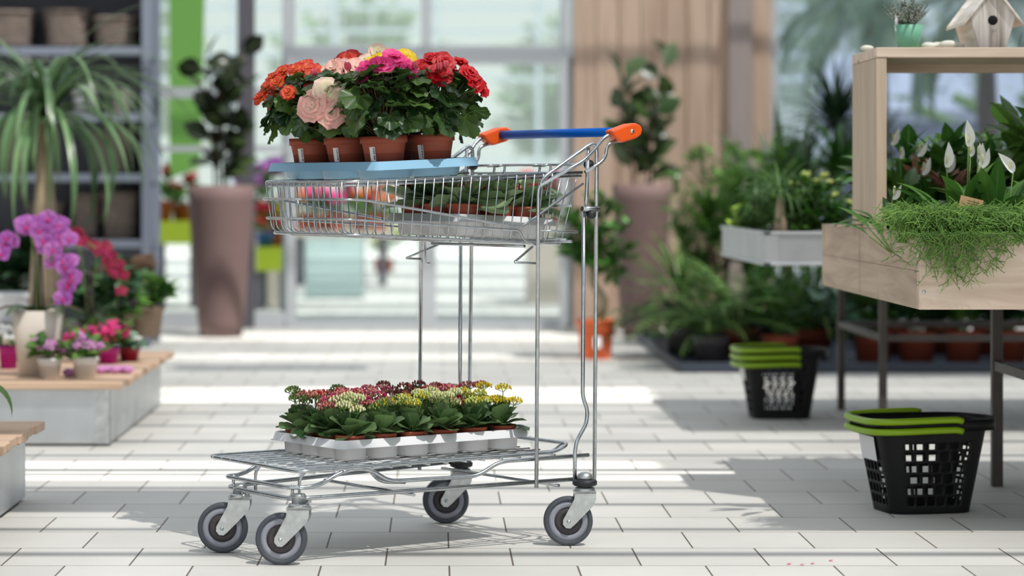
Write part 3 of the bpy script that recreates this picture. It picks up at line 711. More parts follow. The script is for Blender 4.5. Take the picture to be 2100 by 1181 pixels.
# dark interior shelves at left
sh = thing('shelving_unit', (0, 0, 0), 'grey steel shelving unit against the glass at the left', 'shelf')
SD = 14.6; xr = XP(312, SD); xl = XP(-210, SD); dep = .5
zs = [ZP(y, SD) for y in (96, 232, 356, 492)]+[.12, 2.15]
for z in zs:
    m = MB(); m.bx(xl, xr-.03, SD, SD+dep, z-.045, z); m.build('shelf_board', M['shelf'], sh)
for px, w in ((300, .05), (-60, .05)):
    x = XP(px, SD)
    for yy in (SD-.01, SD+dep-.03):
        m = MB(); m.bx(x-w/2, x+w/2, yy, yy+.045, 0, 2.4); m.build('upright', M['shelf'], sh)
m = MB(); m.bx(XP(292, SD), XP(292, SD)+.012, SD+.04, SD+dep-.04, .1, 2.3); m.build('side_panel', M['shelf'], sh)
m = MB(); m.bx(xl, xr-.06, SD+dep-.012, SD+dep, .1, 2.3); m.build('back_panel', simple('dark_back_panel', srgb(120, 122, 132), .7), sh)
def basket(px0, px1, zi, hgt, mat, label, name='wicker_basket', D=SD+.22, grp='wicker baskets on the steel shelves', cat='basket', sq=4, taper=.85):
    w = (XP(px1, D)-XP(px0, D))/2; e = thing(name, ((XP(px0, D)+XP(px1, D))/2, D, zi), label, cat, grp)
    m = MB(); t = .012; ry = min(w, .2)/w
    prof = [(0, 0), (w*taper, 0)]
    for k in range(1, 9): prof.append((w*(taper+(1-taper)*k/8)+(.004 if k % 2 else -.004), hgt*k/8))
    prof += [(w-t, hgt), (w*taper-t, .02), (0, .02)]
    m.lathe(prof, seg=28, sq=sq, ry=ry); m.build('body', M[mat], e)
    b = MB(); b.tube([(w*cos(a)*(1/((abs(cos(a))**sq+abs(sin(a))**sq)**(1/sq))), w*ry*sin(a)*(1/((abs(cos(a))**sq+abs(sin(a))**sq)**(1/sq))), hgt) for a in [2*pi*i/28 for i in range(28)]], .012, 6, closed=True); b.build('rim', M[mat], e)
    return e
Z1, Z2, Z3, Z4 = zs[:4]
for a, b, z, h, mt, lb in ((-60, 75, Z1, .2, 'wickerd', 'dark wicker basket on the top shelf, cut by the picture edge'), (92, 188, Z1, .21, 'wickerd', 'dark wicker basket in the middle of the top shelf'),
                           (193, 285, Z1, .17, 'wickerd', 'dark wicker basket at the right end of the top shelf'), (-20, 60, Z3, .2, 'wickerd', 'dark wicker basket on the third shelf behind the ponytail palm'),
                           (190, 275, Z3, .24, 'wickerd', 'tall dark basket at the right end of the third shelf'), (150, 205, Z4, .25, 'wickerd', 'narrow dark basket on the fourth shelf'),
                           (210, 285, Z4, .26, 'wickerd', 'square dark basket at the right end of the fourth shelf'), (60, 130, Z4, .2, 'wickerd', 'low dark basket on the fourth shelf behind the palm trunk')):
    basket(a, b, z+.002, h, mt, lb)
basket(148, 202, Z2+.002, .17, 'white', 'white ribbed pot on the second shelf, left of the cream one', 'ribbed_pot', grp='pale pots on the steel shelves', cat='pot', sq=2)
basket(230, 280, Z2+.002, .13, 'cream', 'cream ribbed pot at the right end of the second shelf', 'ribbed_pot', grp='pale pots on the steel shelves', cat='pot', sq=2)
flower_pot(XP(62, SD), SD+.2, Z2+.002, 'p_white', 'white flowering plant on the second shelf behind the palm leaves', 260, 1.0, 'white', grp='plants on the steel shelves')
# ------------------------------------------------------------------ the trolley (local x = towards the handle, y = away from the camera)
CX, CY, CA, CB = .178, 6.725, .8106, .5857
RZC = math.atan2(CB, CA)
def cw(u, v, z=0.): return V((CX+CA*u-CB*v, CY+CB*u+CA*v, z))
def P(px, py, v):
    q = (px-VX)/F; u = (q*(CY+CA*v)-CX+CB*v)/(CA-q*CB); D = CY+CB*u+CA*v; return V((u, v, H-(py-VY)/F*D))
cart = thing('platform_trolley', (CX, CY, 0), 'chrome wire plant trolley with a high basket, low platform and blue handle bar', 'trolley', rz=RZC)
ch = M['chrome']; TR = .0052
def lp(a, b, t): return a+(b-a)*t
for sg, nm in ((1, 'side_frame'), (-1, 'side_frame')):
    m = MB()
    def S(px, py, v): p = P(px, py, v); return V((p.x, p.y*sg, p.z))
    m.tube([S(1100, 1000, -.252), S(1104, 372, -.252), S(1224, 286, -.264), S(1219, 985, -.268)], TR, 10, fil=.035)
    m.tube([S(1106, 381, -.254), S(1198, 329, -.262), S(1222, 303, -.266), S(1240, 280, -.27), S(1268, 270, -.272)], .0048, 10, fil=.02)
    m.tube([S(1200, 353, -.268), S(1230, 335, -.27), S(1242, 322, -.27), S(1245, 298, -.272), S(1258, 291, -.272), S(1278, 286, -.272)], .0046, 10, fil=.014)
    m.tube([S(1206, 303, -.258), S(1203, 400, -.258), S(1200, 440, -.26)], .005, 8, fil=.02)
    m.tube([S(1197, 426, -.262), S(1195, 815, -.262), S(1205, 840, -.262), S(1203, 868, -.264), S(1183, 903, -.266), S(1179, 925, -.266), S(1179, 988, -.268)], TR, 10, fil=.025)
    m.tube([S(1194, 428, -.27), S(1228, 429, -.272)], .0068, 10)
    m.tube([S(1101, 540, -.25), S(1054, 538, -.235), S(1092, 506, -.2)], .003, 8, fil=.008)
    sf = m.build(nm, ch, cart)
    b = MB(); c = S(1212, 440, -.272); b.lathe([(0, -.012), (.008, -.011), (.0115, -.004), (.0115, .004), (.008, .011), (0, .012)], c=c, axis='y', seg=16); b.build('knob', M['blackr'], sf)
    b = MB(); c = S(1207, 337, -.246); b.lathe([(0, -.012), (.011, -.008), (.013, .004), (0, .012)], c=c, axis='y', seg=16); b.build('knob', M['blackr'], sf)
    # moulded grip
    g = MB(); poly = [(p.x, p.z) for p in (S(a, b_, -.272) for a, b_ in ((1246, 268), (1283, 254), (1297, 252.5), (1306, 257), (1310, 266), (1307, 277), (1297, 284), (1268, 293), (1254, 281)))]
    y0, y1 = sg*-.290, sg*-.256
    if sg < 0: y0, y1 = y1, y0
    g.prism(poly, y0, y1); go = bevel(g.build('handle_grip', M['orange'], cart), .006, 3)
    sc = MB(); c = S(1297, 269, -.291); sc.lathe([(0, -.0015*sg), (.0055, -.001*sg), (.0055, .003*sg)], c=c, axis='y', seg=16); so = sc.build('screw', M['chrome'], go)
hb = MB(); a = P(1290, 270, -.272); hb.tube([(a.x-.006, -.258, a.z), (a.x-.006, .258, a.z)], .0118, 20); hb.build('handle_bar', M['blue'], cart)
ax = MB(); a = P(1206, 337, -.246); ax.tube([(a.x, -.246, a.z), (a.x, .246, a.z)], .0036, 8); ax.build('axle_rod', ch, cart)
# basket
U0, U1 = -.622, .062
def tv(u): t = (u-U0)/(U1-U0); return lp(.192, .242, t)
def bv(u): t = (u-U0)/(U1-U0); return lp(.178, .212, t)
def tz(u): t = (u-U0)/(U1-U0); return lp(.914, .939, t)
def bz(u): t = (u-U0)/(U1-U0); return lp(.787, .757, t)
bm = MB()
for dz, off, rr in ((0, 0, .0042), (-.0085, -.003, .0034)):
    bm.tube([(U1, -tv(U1)-off, tz(U1)+dz), (U0, -tv(U0)-off, tz(U0)+dz), (U0, tv(U0)+off, tz(U0)+dz), (U1, tv(U1)+off, tz(U1)+dz)], rr, 8, fil=.035)
bm.tube([(U1-.03, -bv(U1), bz(U1)), (U0+.012, -bv(U0), bz(U0)), (U0+.012, bv(U0), bz(U0)), (U1-.03, bv(U1), bz(U1))], .0036, 8, fil=.04, closed=True)
bm.tube([(U1-.012, -bv(U1)-.004, bz(U1)+.006), (U1-.012, bv(U1)+.004, bz(U1)+.006)], .0036, 8)
bm.build('basket_rim', ch, cart)
wr = MB(); k = 0; W = .00175
def side_at(u, t): return lp(tv(u), bv(u), t)
u = U0+.028
while u < U1-.07:
    for s in (-1, 1):
        wr.tube([(u, s*(tv(u)+.003), tz(u)), (u, s*(bv(u)+.003), bz(u)+.012), (u, s*(bv(u)-.006), bz(u))], W, 6, fil=.012)
    u += .0268
n = 13
for i in range(n+1):
    v = lp(-tv(U0)+.02, tv(U0)-.02, i/n)
    wr.tube([(U0-.003, v, tz(U0)), (U0+.008, v*.93, bz(U0)+.012), (U0+.03, v*.93, bz(U0)), (U1-.02, v*1.1, bz(U1)+.002)], W, 6, fil=.012)
for i in range(9):
    u = lp(U0+.08, U1-.07, i/8); wr.tube([(u, -bv(u), bz(u)-.003), (u, bv(u), bz(u)-.003)], W, 6)
wr.build('basket_wires', ch, cart)
sw = MB()
for s in (-1, 1):
    def Q(px, py, vv=-.2): p = P(px, py, vv); return V((p.x, p.y*s, p.z))
    sw.tube([(U0-.003, 0, Q(712, 409).z), (U0-.003, s*(-.178 if s > 0 else .178)*1, Q(712, 409).z)] if False else [V((U0-.005, 0, Q(712, 409).z)), V((U0-.005, -.19*s, Q(712, 409).z)), V((U0+.05, -.196*s, Q(712, 409).z-.002)), Q(1068, 467, -.222), Q(1196, 376, -.238)], .0032, 8, fil=.02)
    sw.tube([V((U0+.001, 0, Q(712, 450).z)), V((U0+.001, -.185*s, Q(712, 450).z)), Q(1066, 472, -.215), Q(1073, 493, -.215), Q(1100, 502, -.225)], .0030, 8, fil=.02)
    sw.tube([Q(1100, 472, -.228), Q(1185, 476, -.228)], .003, 8)
sw.build('basket_side_rods', ch, cart)
gt = MB()
for i in range(15):
    v = lp(-.225, .225, i/14); gt.tube([(U1-.002, v, tz(U1)-.005), (.022, v*.93, bz(U1)+.012)], .0018, 6)
for t in (.0, .5, 1.): gt.tube([(lp(U1, .022, t), -.228, lp(tz(U1), bz(U1)+.012, t)), (lp(U1, .022, t), .228, lp(tz(U1), bz(U1)+.012, t))], .0028, 8)
for vv in (-.12, -.075, .075, .12):
    a = P(1128, 335, -.12); gt.tube([(a.x-.02, vv, .957), (a.x+.004, vv, .962), (a.x-.002, vv, .93), (a.x-.03, vv, .815), (a.x+.01, vv, .81)], .0032, 8, fil=.014)
gt.tube([(a.x-.02, -.12, .957), (a.x-.02, -.075, .957)], .0032, 8); gt.tube([(a.x-.02, .12, .957), (a.x-.02, .075, .957)], .0032, 8)
gt.build('folding_rear_gate', ch, cart)
# cross hooks under the basket
m = MB()
m.tube([(-.09, -.2, .753), (-.09, .2, .753)], .004, 8); m.tube([(-.3, -.17, .768), (-.28, .17, .768)], .003, 8)
m.tube([(-.06, .252, .70), (-.11, .20, .70), (-.17, .12, .765)], .003, 8, fil=.02)
m.build('basket_support', ch, cart)
# platform
pf = MB(); PZ = .23
pf.tube([(-.0, -.212, PZ), (-.775, -.217, PZ), (-.762, .222, PZ), (-.0, .212, PZ), (.05, .205, PZ+.018), (.05, -.205, PZ+.018)], .005, 10, fil=.03, closed=True)
pf.tube([(-.022, -.2, PZ-.004), (.012, -.19, PZ+.004), (.05, -.18, PZ+.018)], .003, 8)
for i in range(10):
    v = lp(-.19, .19, i/9); pf.tube([(-.772, v, PZ+.001), (.0, v, PZ+.001)], .0024, 6)
for i in range(14):
    u = lp(-.735, -.01, i/13); pf.tube([(u, -.222, PZ-.0055), (u, .222, PZ-.0055)], .0026, 6)
pf.build('platform_grid', ch, cart)
lf = MB()
def lowv(u): return lp(.158, .262, (u+.76)/.83)
for z, r_, end in ((.158, .0055, .075),):
    lf.tube([(end, -lowv(end), z+.006), (-.755, -.155, z), (-.75, .165, z), (end, lowv(end), z+.006)], r_, 10, fil=.045)
zz = [(-.758, .150, .185), (-.69, .165, .184), (-.62, .172, .220), (-.55, .182, .221), (-.50, .188, .187), (-.25, .22, .186), (-.195, .228, .219), (.07, .258, .222)]
near = [V((u, -v, z)) for u, v, z in zz]; far = [V((u, v+.005, z)) for u, v, z in zz]
lf.tube(near[::-1]+far, .0052, 10, fil=.035)
for s in (-1, 1):
    lf.tube([(-.55, s*.176, .221), (-.50, s*.150, .182), (-.43, s*.16, .178)], .005, 8, fil=.03)
    lf.tube([(-.70, s*.10, .148), (-.70, s*.10, .205), (-.66, s*.10, .222), (-.6, s*.10, .222)], .004, 8, fil=.02)
    lf.tube([(-.742, s*.135, .19), (-.742, s*.135, .155)], .004, 8)
    lf.tube([(.046, s*.24, .158), (.046, s*.285, .158)], .012, 8)
for u in (-.71, -.43, -.02): lf.tube([(u, -lowv(u)+.0, .15), (u, lowv(u), .15)], .004, 8)
lf.build('lower_frame', ch, cart)
def caster(u, v, rear, i):
    m = MB()
    poly = [(-.022, .137), (-.024, .118), (-.052, .066), (-.0525, .055), (-.045, .046), (-.034, .045), (-.025, .052), (.026, .104), (.031, .118), (.031, .137)]
    for y in (-.0215, .0185): m.prism(poly, y, y+.003)
    m.bx(-.024, .031, -.0215, .0215, .132, .138)
    m.lathe([(.024, .136), (.026, .139), (.024, .146), (.018, .147)], c=(.004, 0, 0), seg=24)
    m.lathe([(.017, .143), (.0175, .162 if not rear else .15), (.019, .163 if not rear else .15), (.014, .17 if not rear else .152)], c=(.004, 0, 0), seg=20)
    o = m.build('caster', M['zinc'], cart, (u, v, 0)); o.rotation_euler = (0, 0, -RZC+RD(-5+i*3))
    w = MB(); c = (-.038, 0, .062)
    w.lathe([(.050, -.012), (.0535, -.014), (.0605, -.0125), (.062, -.006), (.062, .006), (.0605, .0125), (.0535, .014), (.050, .012)], c=c, axis='y', seg=48, closed=True); w.build('tyre', M['rubber'], o)
    w = MB(); w.cur = 0; w.lathe([(.0508, -.0105), (.0508, .0105), (.036, .0125), (.034, .008), (.034, -.008), (.036, -.0125)], c=c, axis='y', seg=40, closed=True)
    w.cur = 1; w.lathe([(.0345, -.011), (.0345, .011), (.016, .0085), (.0145, .006), (.0145, -.006), (.016, -.0085)], c=c, axis='y', seg=40, closed=True)
    w.lathe([(0, -.015), (.016, -.015), (.016, .015), (0, .015)], c=c, axis='y', seg=20)
    w.cur = 0
    w.build('wheel', [M['wheelgrey'], M['wheeldark']], o)
    w = MB(); w.lathe([(0, -.0262), (.0045, -.0255), (.0052, -.0215), (.0052, .0215), (.0045, .0255), (0, .0262)], c=c, axis='y', seg=14); w.build('axle_bolt', M['zinc'], o)
    if rear:
        w = MB(); w.lathe([(0, .150), (.026, .150), (.031, .153), (.031, .162), (.026, .166), (0, .166)], c=(.004, 0, 0), seg=28); w.build('bumper_disc', M['blackr'], o)
        w = MB(); w.lathe([(.019, .166), (.020, .172), (.016, .180), (.009, .184), (0, .185)], c=(.004, 0, 0), seg=20); w.build('cap', M['zinc'], o)
for i, (u, v, rr) in enumerate(((-.742, -.152, 0), (-.742, .108, 0), (.076, -.288, 1), (.076, .245, 1))): pass
for i, (px, py, rr) in enumerate(((577, 1158, 0), (457, 1133, 0), (1165, 1118, 1), (914, 1072, 1))):
    D = DG(py); w = V((XP(px, D)+.038-CX, D-CY)); caster(w.x*CA+w.y*CB, -w.x*CB+w.y*CA, rr, i)
# ------------------------------------------------------------------ plant trays
def tray(L, W, nx, ny, h, mat, label, loc, rz, ry, cr, name='plant_tray', lip=.020, flare=.004):
    e = thing(name, loc, label, 'tray', rz=rz, ry=ry)
    m = MB()
    def loop(ex, z, rad=.02):
        pts = []; a, b = L/2+ex, W/2+ex
        for (cx, cy, s0) in ((a-rad, b-rad, 0), (-a+rad, b-rad, pi/2), (-a+rad, -b+rad, pi), (a-rad, -b+rad, 1.5*pi)):
            for k in range(6): an = s0+k*pi/10; pts.append(m.addv((cx+rad*cos(an), cy+rad*sin(an), z)))
        return pts
    ls = [loop(flare+.004, h-lip), loop(flare, h-lip), loop(-.001, h), loop(-.007, h), loop(-.009, h-.004), loop(flare-.004, h-lip+.001)]
    for A, B in zip(ls, ls[1:]+ls[:1]):
        for i in range(24): m.face((A[i], A[(i+1) % 24], B[(i+1) % 24], B[i]))
    ix, iy = L-.016, W-.016
    for i in range(nx+1):
        x = -ix/2+ix*i/nx; wd = max(.004, ix/nx-2*cr); m.bx(max(-ix/2, x-wd/2), min(ix/2, x+wd/2), -iy/2, iy/2, h-.007, h-.005)
    for i in range(ny+1):
        y = -iy/2+iy*i/ny; wd = max(.004, iy/ny-2*cr); m.bx(-ix/2, ix/2, max(-iy/2, y-wd/2), min(iy/2, y+wd/2), h-.0072, h-.0052)
    m.build('rim', mat, e)
    pos = []
    c = MB()
    for i in range(nx):
        for j in range(ny):
            x = -ix/2+ix*(i+.5)/nx; y = -iy/2+iy*(j+.5)/ny; pos.append((i, j, x, y))
            c.lathe([(cr, h-.0055), (cr-.001, h-.006), (cr*.9, .006), (cr*.82, 0), (cr*.8, .0015), (cr*.87, .007), (cr-.003, h-.006)], c=(x, y, 0), seg=20, sq=3)
            c.lathe([(cr*.82, 0), (0, 0.0), (0, .0012), (cr*.8, .0015)], c=(x, y, 0), seg=20, sq=3)
    c.build('cups', mat, e)
    mw = Matrix.Translation(V(loc)) @ Matrix.Rotation(rz, 4, 'Z') @ Matrix.Rotation(ry, 4, 'Y')
    return e, pos, mw
def put(o, mw, x, y, z, rz, ry, spin=0.):
    o.location = mw @ V((x, y, z)); o.rotation_euler = (Matrix.Rotation(rz, 4, 'Z') @ Matrix.Rotation(ry, 4, 'Y') @ Matrix.Rotation(spin, 4, 'Z')).to_euler()
ORD = ['first', 'second', 'third', 'fourth', 'fifth', 'sixth']
KP = {
 'cream': (kalanchoe(21, 'k_cream', (), 6), 'cream white'), 'lime': (kalanchoe(22, 'k_lime', ('k_yel',), 6), 'lime and yellow'),
 'pale': (kalanchoe(23, 'k_cream', ('k_lime',), 6), 'pale cream and lime'), 'yel': (kalanchoe(24, 'k_yel', ('k_lime',), 5), 'bright yellow'),
 'rose': (kalanchoe(25, 'k_rose', ('k_mag',), 6), 'rose pink'), 'rred': (kalanchoe(26, 'k_rose', ('k_red',), 6), 'rose and red'),
 'wine': (kalanchoe(27, 'k_wine', ('k_rose',), 6), 'wine brown'), 'grn': (kalanchoe(28, 'k_green', ('k_green',), 5), 'closed green'),
 'gry': (kalanchoe(29, 'k_green', ('k_rose', 'k_yel'), 5), 'green and rose'), }
used = set()
def kal(kind, label, grp):
    o, word = KP[kind]
    if kind in used:
        o = copy_tree(o)
    used.add(kind); o['label'] = label % word; o['group'] = grp; return o
for k_ in KP: KID[KP[k_][0].name] = list(KP[k_][0].children)
L1, W1 = .575, .318
tc = cw(-.614+L1/2, -.157+W1/2, PZ+.0062)
e, pos, mw = tray(L1, W1, 6, 4, .052, M['tray_w'], 'white plastic plant tray full of small kalanchoes on the low platform', tc, RZC, 0, .0375)
rows = [['cream', 'gry', 'lime', 'pale', 'lime', 'yel'], ['rose', 'rose', 'gry', 'pale', 'rose', 'yel'], ['rred', 'rred', 'rose', 'wine', 'rred', 'rose'], ['grn', 'grn', 'gry', 'wine', 'wine', 'gry']]
rn = ['front', 'second', 'third', 'rear']
for i, j, x, y in pos:
    o = kal(rows[j][i], f'%s budded kalanchoe, {ORD[i]} from left in the platform tray, {rn[j]} row', 'kalanchoes in the tray on the platform')
    put(o, mw, x, y, .0035, RZC, 0, R.uniform(0, 6.28)); s = R.uniform(.95, 1.08)
# basket tray
L2, W2 = .315, .32
ryb = math.atan2(.030, .684)
tc = cw(-.268+L2/2, .0, .7735); e, pos, mw = tray(L2, W2, 3, 3, .055, M['tray_w'], 'white plastic plant tray inside the wire basket under larger kalanchoes', tc, RZC, ryb, .047)
BP = [kalanchoe(41, 'k_rose', ('k_mag', 'k_red'), 4, .046, .078, 1.5, .62, leaf='l_kal_lifted', hh=(.07, .088)), kalanchoe(42, 'k_cream', ('k_lime',), 4, .046, .078, 1.5, .62, leaf='l_kal_lifted', hh=(.07, .088)), kalanchoe(43, 'k_red', ('k_rose',), 4, .046, .078, 1.5, .62, leaf='l_kal_lifted', hh=(.07, .088))]
nm3 = ['rose budded', 'cream budded', 'red budded']
for b in BP: KID[b.name] = list(b.children)
seen = set()
for i, j, x, y in pos:
    k = [[0, 1, 2], [1, 0, 1], [2, 2, 0]][j][i] if j else [0, 0, 1][i]
    if (i, j) == (2, 0): k = 2
    o = BP[k] if k not in seen else copy_tree(BP[k]); seen.add(k)
    o['label'] = f'large leaved {nm3[k]} kalanchoe in the basket, {ORD[i]} from left, {["front", "middle", "rear"][j]} row'; o['group'] = 'kalanchoes inside the wire basket'
    put(o, mw, x, y, .0035, RZC, ryb, R.uniform(0, 6.28))
# begonias in the blue tray on the basket rim
L3, W3 = .305, .50
ryt = -math.atan2(.025, .684)-.008
tc = cw(-.54+L3/2, .045, .9265); e, pos, mw = tray(L3, W3, 2, 3, .043, M['tray_b'], 'light blue plastic plant tray of begonias lying across the basket rim', tc, RZC, ryt, .066, lip=.021, flare=.005)
# flowers are given in world axes relative to the pot (x right, y away, z up over the rim)
import random as _r
def fset(seed, n, rx, zlo, zhi, front=True, pet=None, dx=0., dy=0.):
    r = _r.Random(seed); out = []
    for k in range(n):
        for _ in range(30):
            az = r.uniform(0, 2*pi); rad = rx*math.sqrt(r.random()); x, y = rad*cos(az)+dx, rad*sin(az)+dy; z = .028+zlo+(zhi-zlo)*(1-(rad/rx)**2)+r.uniform(-.008, .008)
            if all((x-a[0][0])**2+(y-a[0][1])**2+(z-a[0][2])**2 > .031**2 for a in out): break
        out.append(((x, y, z), (x*7, y*7-.55, .75+r.uniform(-.2, .3)), pet))
    return out
GR = 'begonias in the light blue tray'
defs = {
 (0, 2): ('p_oran', fset(1, 24, .108, .084, .158, dx=-.025)+[((-.088, -.02, .12), (-.9, -.6, .3), None), ((-.104, .0, .095), (-1, -.4, .1), None)], 'orange begonia with red edged petals at the left end of the blue tray', .024),
 (0, 1): ('p_pale', [((-.078, -.112, .080), (-.3, -1, .35), None), ((-.030, -.122, .058), (.1, -1, .25), None), ((-.040, -.104, .114), (.2, -.9, .5), 'p_cream'), ((0.0, -.112, .098), (.6, -.8, .2), 'p_cream')]+fset(2, 4, .06, .13, .158, pet='p_pale', dx=.01, dy=.03), 'pale pink begonia in the blue tray between the orange and hot pink ones', .034),
 (0, 0): ('p_pink', fset(3, 9, .06, .140, .160, dx=.015, dy=.02)+[((-.045, -.01, .150), (-.6, -.7, .5), None), ((.07, .0, .155), (.7, -.6, .5), None)], 'hot pink begonia nearest the camera at the corner of the blue tray', .028),
 (1, 0): ('p_red', fset(4, 10, .082, .105, .160, dx=.035, dy=.01)+[((.130, .0, .108), (.9, -.5, .3), None), ((.112, -.03, .122), (.6, -.8, .3), None)], 'deep red begonia at the right end of the blue tray', .030),
 (1, 1): ('p_yel', fset(5, 8, .06, .150, .172, dx=-.01), 'yellow begonia in the back row of the blue tray behind the hot pink one', .026),
 (1, 2): ('p_orred', fset(6, 12, .09, .14, .172, dx=.01)+fset(7, 5, .06, .15, .185, pet='p_cream', dx=.07, dy=-.05), 'orange red begonia at the far back of the blue tray', .027),
}
for i, j, x, y in pos:
    pet, fls, lab, sz_ = defs[(i, j)]; sp = 0.
    o = begonia(60+i*3+j, pet, fls, pr=.0585, ph=.101, size=sz_)
    o['label'] = lab; o['group'] = GR
    o.location = mw @ V((x, y, .0035)); o.rotation_euler = (Matrix.Rotation(RZC, 4, 'Z') @ Matrix.Rotation(ryt, 4, 'Y') @ Matrix.Rotation(-RZC, 4, 'Z')).to_euler()
# ------------------------------------------------------------------ podiums at the left
def podium(x0, x1, y0, y1, z, label, seams=True):
    e = thing('display_podium', ((x0+x1)/2, (y0+y1)/2, 0), label, 'podium', 'galvanised podiums with plank tops'); hx, hy = (x1-x0)/2, (y1-y0)/2
    m = MB(); m.bx(-hx, hx, -hy, hy, .008, z-.025); bevel(m.build('metal_body', M['galv'], e), .003)
    m = MB(); m.bx(hx-.05, hx+.002, -hy-.002, -hy, .008, z-.026); m.bx(hx, hx+.002, -hy-.002, -hy+.04, .008, z-.026); m.build('corner_strip', M['zinc'], e)
    m = MB(); n = max(2, round((y1-y0)/.145)); 
    for i in range(n):
        a = -hy-.03+(2*hy+.06)*i/n; b = -hy-.03+(2*hy+.06)*(i+1)/n; m.bx(-hx-.02, hx+.045+.008*(i % 2), a+.002, b-.002, z-.025, z)
    bevel(m.build('plank_top', M['podwood'], e), .004); return e
PX = -1.138
podium(-3.2, PX, DG(915), DG(832), .225, 'galvanised podium with a plank top carrying the orchids')
podium(-3.2, -1.185, 5.4, DG(1025), .225, 'galvanised podium cut off by the lower left picture corner')
PT = .2252
def onp(px, py, z=PT): D = (H-z)*F/(py-VY); return (XP(px, D), D, z)
# square cream planter with the purple orchid
def orchid(seed, stalks, fm, pot, label, name='potted_orchid', size=.037, leafn=5, stalkm='steel'):
    r = random.Random(seed); e = thing(name, (0,0,0), label, 'orchid')
    pr0, pr, ph, pm, sq = pot; pot_part(e, pr0, pr, ph, M[pm], rim=0, sq=sq)
    m = MB()
    for i in range(leafn):
        az = i*2*pi/leafn+.4; m.leaf((0, 0, ph*.9), rdir(r, .6, az), .19, .062, droop=1.3, cup=.3, n=8, cols=4, prof=ell, rnd=r.random())
    m.build('leaves', M['l_rub2'], e)
    s = MB()
    for pts, n in stalks:
        P3 = [V(p) for p in pts]; s.tube(P3, .0035, 6, fil=.12); q = fillet(P3, .12)
        tot = len(q); 
        for k in range(n):
            t = .45+.55*k/(n-1); idx = min(tot-1, int(t*(tot-1))); c = q[idx]+V((r.uniform(-.02, .02), r.uniform(-.02, .01), r.uniform(-.012, .012)))
            f = MB(); nrm = V((r.uniform(-.5, .5), -1, r.uniform(-.2, .3))).normalized(); up = V((0,0,1)); sd = nrm.cross(up).normalized(); up = sd.cross(nrm); sz = size*r.uniform(.85, 1.1)
            for a, w, L in ((0, .8, .95), (2.1, .8, .95), (-2.1, .8, .95), (1.2, 1.35, 1.05), (-1.2, 1.35, 1.05)):
                d = up*cos(a)+sd*sin(a); f.leaf(c+nrm*(.002 if abs(a) == 1.2 else 0), d+nrm*.25, sz*L, sz*w, droop=-.1, cup=.12, n=4, cols=4, prof=lambda t: sin(pi*t**.75)**.7 if t < 1 else .1, rnd=r.random(), side=nrm.cross(d))
            f.cur = 1; f.blob(c+nrm*.008-up*.004, sz*.24, 7, 5, sq=(.8, 1.2, .8)); f.build('flower', [M[fm], M['k_mag']], e)
    s.build('stalks', M['stem'], e)
    for q_ in (-.014, .006, .02):
        k_ = MB(); k_.tube([(q_, 0, ph*.9), (q_*.6, 0, ph+.24)], .0045, 6); k_.build('support_stake', M['steel'], e)
    return e
x, y, z = onp(72, 772)
o = orchid(401, [(((0, 0, .21), (-.012, .0, .45), (-.035, -.02, .56), (-.02, -.05, .53), (-.11, -.06, .49), (-.13, -.06, .44)), 12), (((0, 0, .21), (.0, .02, .50), (.04, -.02, .57), (.10, -.05, .52), (.125, -.06, .36), (.10, -.06, .27)), 24), (((0, 0, .21), (-.01, .0, .50), (.0, -.04, .55), (.05, -.06, .48), (.06, -.06, .40)), 13)],
           'p_orch', (.062, .088, .235, 'cream', 5), 'purple orchid with arching flower stalks in a tapered square cream pot')
o.location = (x, y+.06, z)
x, y, z = onp(165, 738)
o = orchid(402, [(((0, 0, .12), (-.03, 0, .4), (-.06, -.03, .50), (-.02, -.05, .47), (.08, -.05, .40)), 16), (((0, 0, .12), (.03, 0, .4), (.05, -.03, .44), (.12, -.05, .36), (.13, -.05, .27)), 18)],
           'p_orchr', (.05, .065, .12, 'redpot', None), 'crimson orchid in a dark pot behind the purple orchid', size=.028)
o.location = (x, y+.25, z)
def small(seed, px, py, pot, fm, label, s=1., lm='l_mid', fr=.024, n=40, cnt=17, name='small_flowering_plant', z=PT, dome=None):
    o = bush_plant(seed, label, 'potted plant', name, n, .055*s, .035*s, .05*s, .035*s, lm, pot, flowers=[(fm, cnt, fr)], group='small flowering pots on the podium', dr=(.4, 1.1), zc=pot[1]+.02*s)
    if dome:
        d_ = MB(); rr_ = random.Random(seed)
        for q_ in range(46):
            f_ = (q_+.5)/46; ph_ = math.acos(1-f_); az_ = q_*2.4; d_.blob((dome*sin(ph_)*cos(az_), dome*sin(ph_)*sin(az_), pot[1]+.030+dome*.62*cos(ph_)), .0095, 6, 4, jit=.2, rnd=rr_, col=(rr_.random(), .5, .5))
        d_.build('flower_head', M[fm], o)
    x, y, z = onp(px, py, z); o.location = (x, y+pot[0], z); return o
small(411, 98, 777, (.046, .072, 'white'), 'p_lilac', 'lilac flowered plant in a small white pot against the cream orchid planter', 1.2, cnt=3, dome=.042)
small(412, 171, 777, (.048, .076, 'white'), 'p_lilac', 'lilac flowered plant in a small white pot, right of its white twin', 1.2, cnt=2, dome=.044)
small(413, 220, 747, (.044, .062, 'magenta'), 'p_pink', 'hot pink and white flowering plant in a magenta pot', 1.5, fr=.03)
small(414, 163, 742, (.036, .058, 'magenta'), 'k_mag', 'deep pink flowering plant behind the two small white pots', 1.2, cnt=3, dome=.046)
small(415, 262, 742, (.045, .055, 'redpot'), 'p_white', 'pale succulent arrangement in a dark red bowl', 1.1, 'l_silver', .014)
small(416, 14, 757, (.04, .085, 'magenta'), 'p_white', 'white flowered plant in a tall magenta pot left of the cream planter', 1.0)
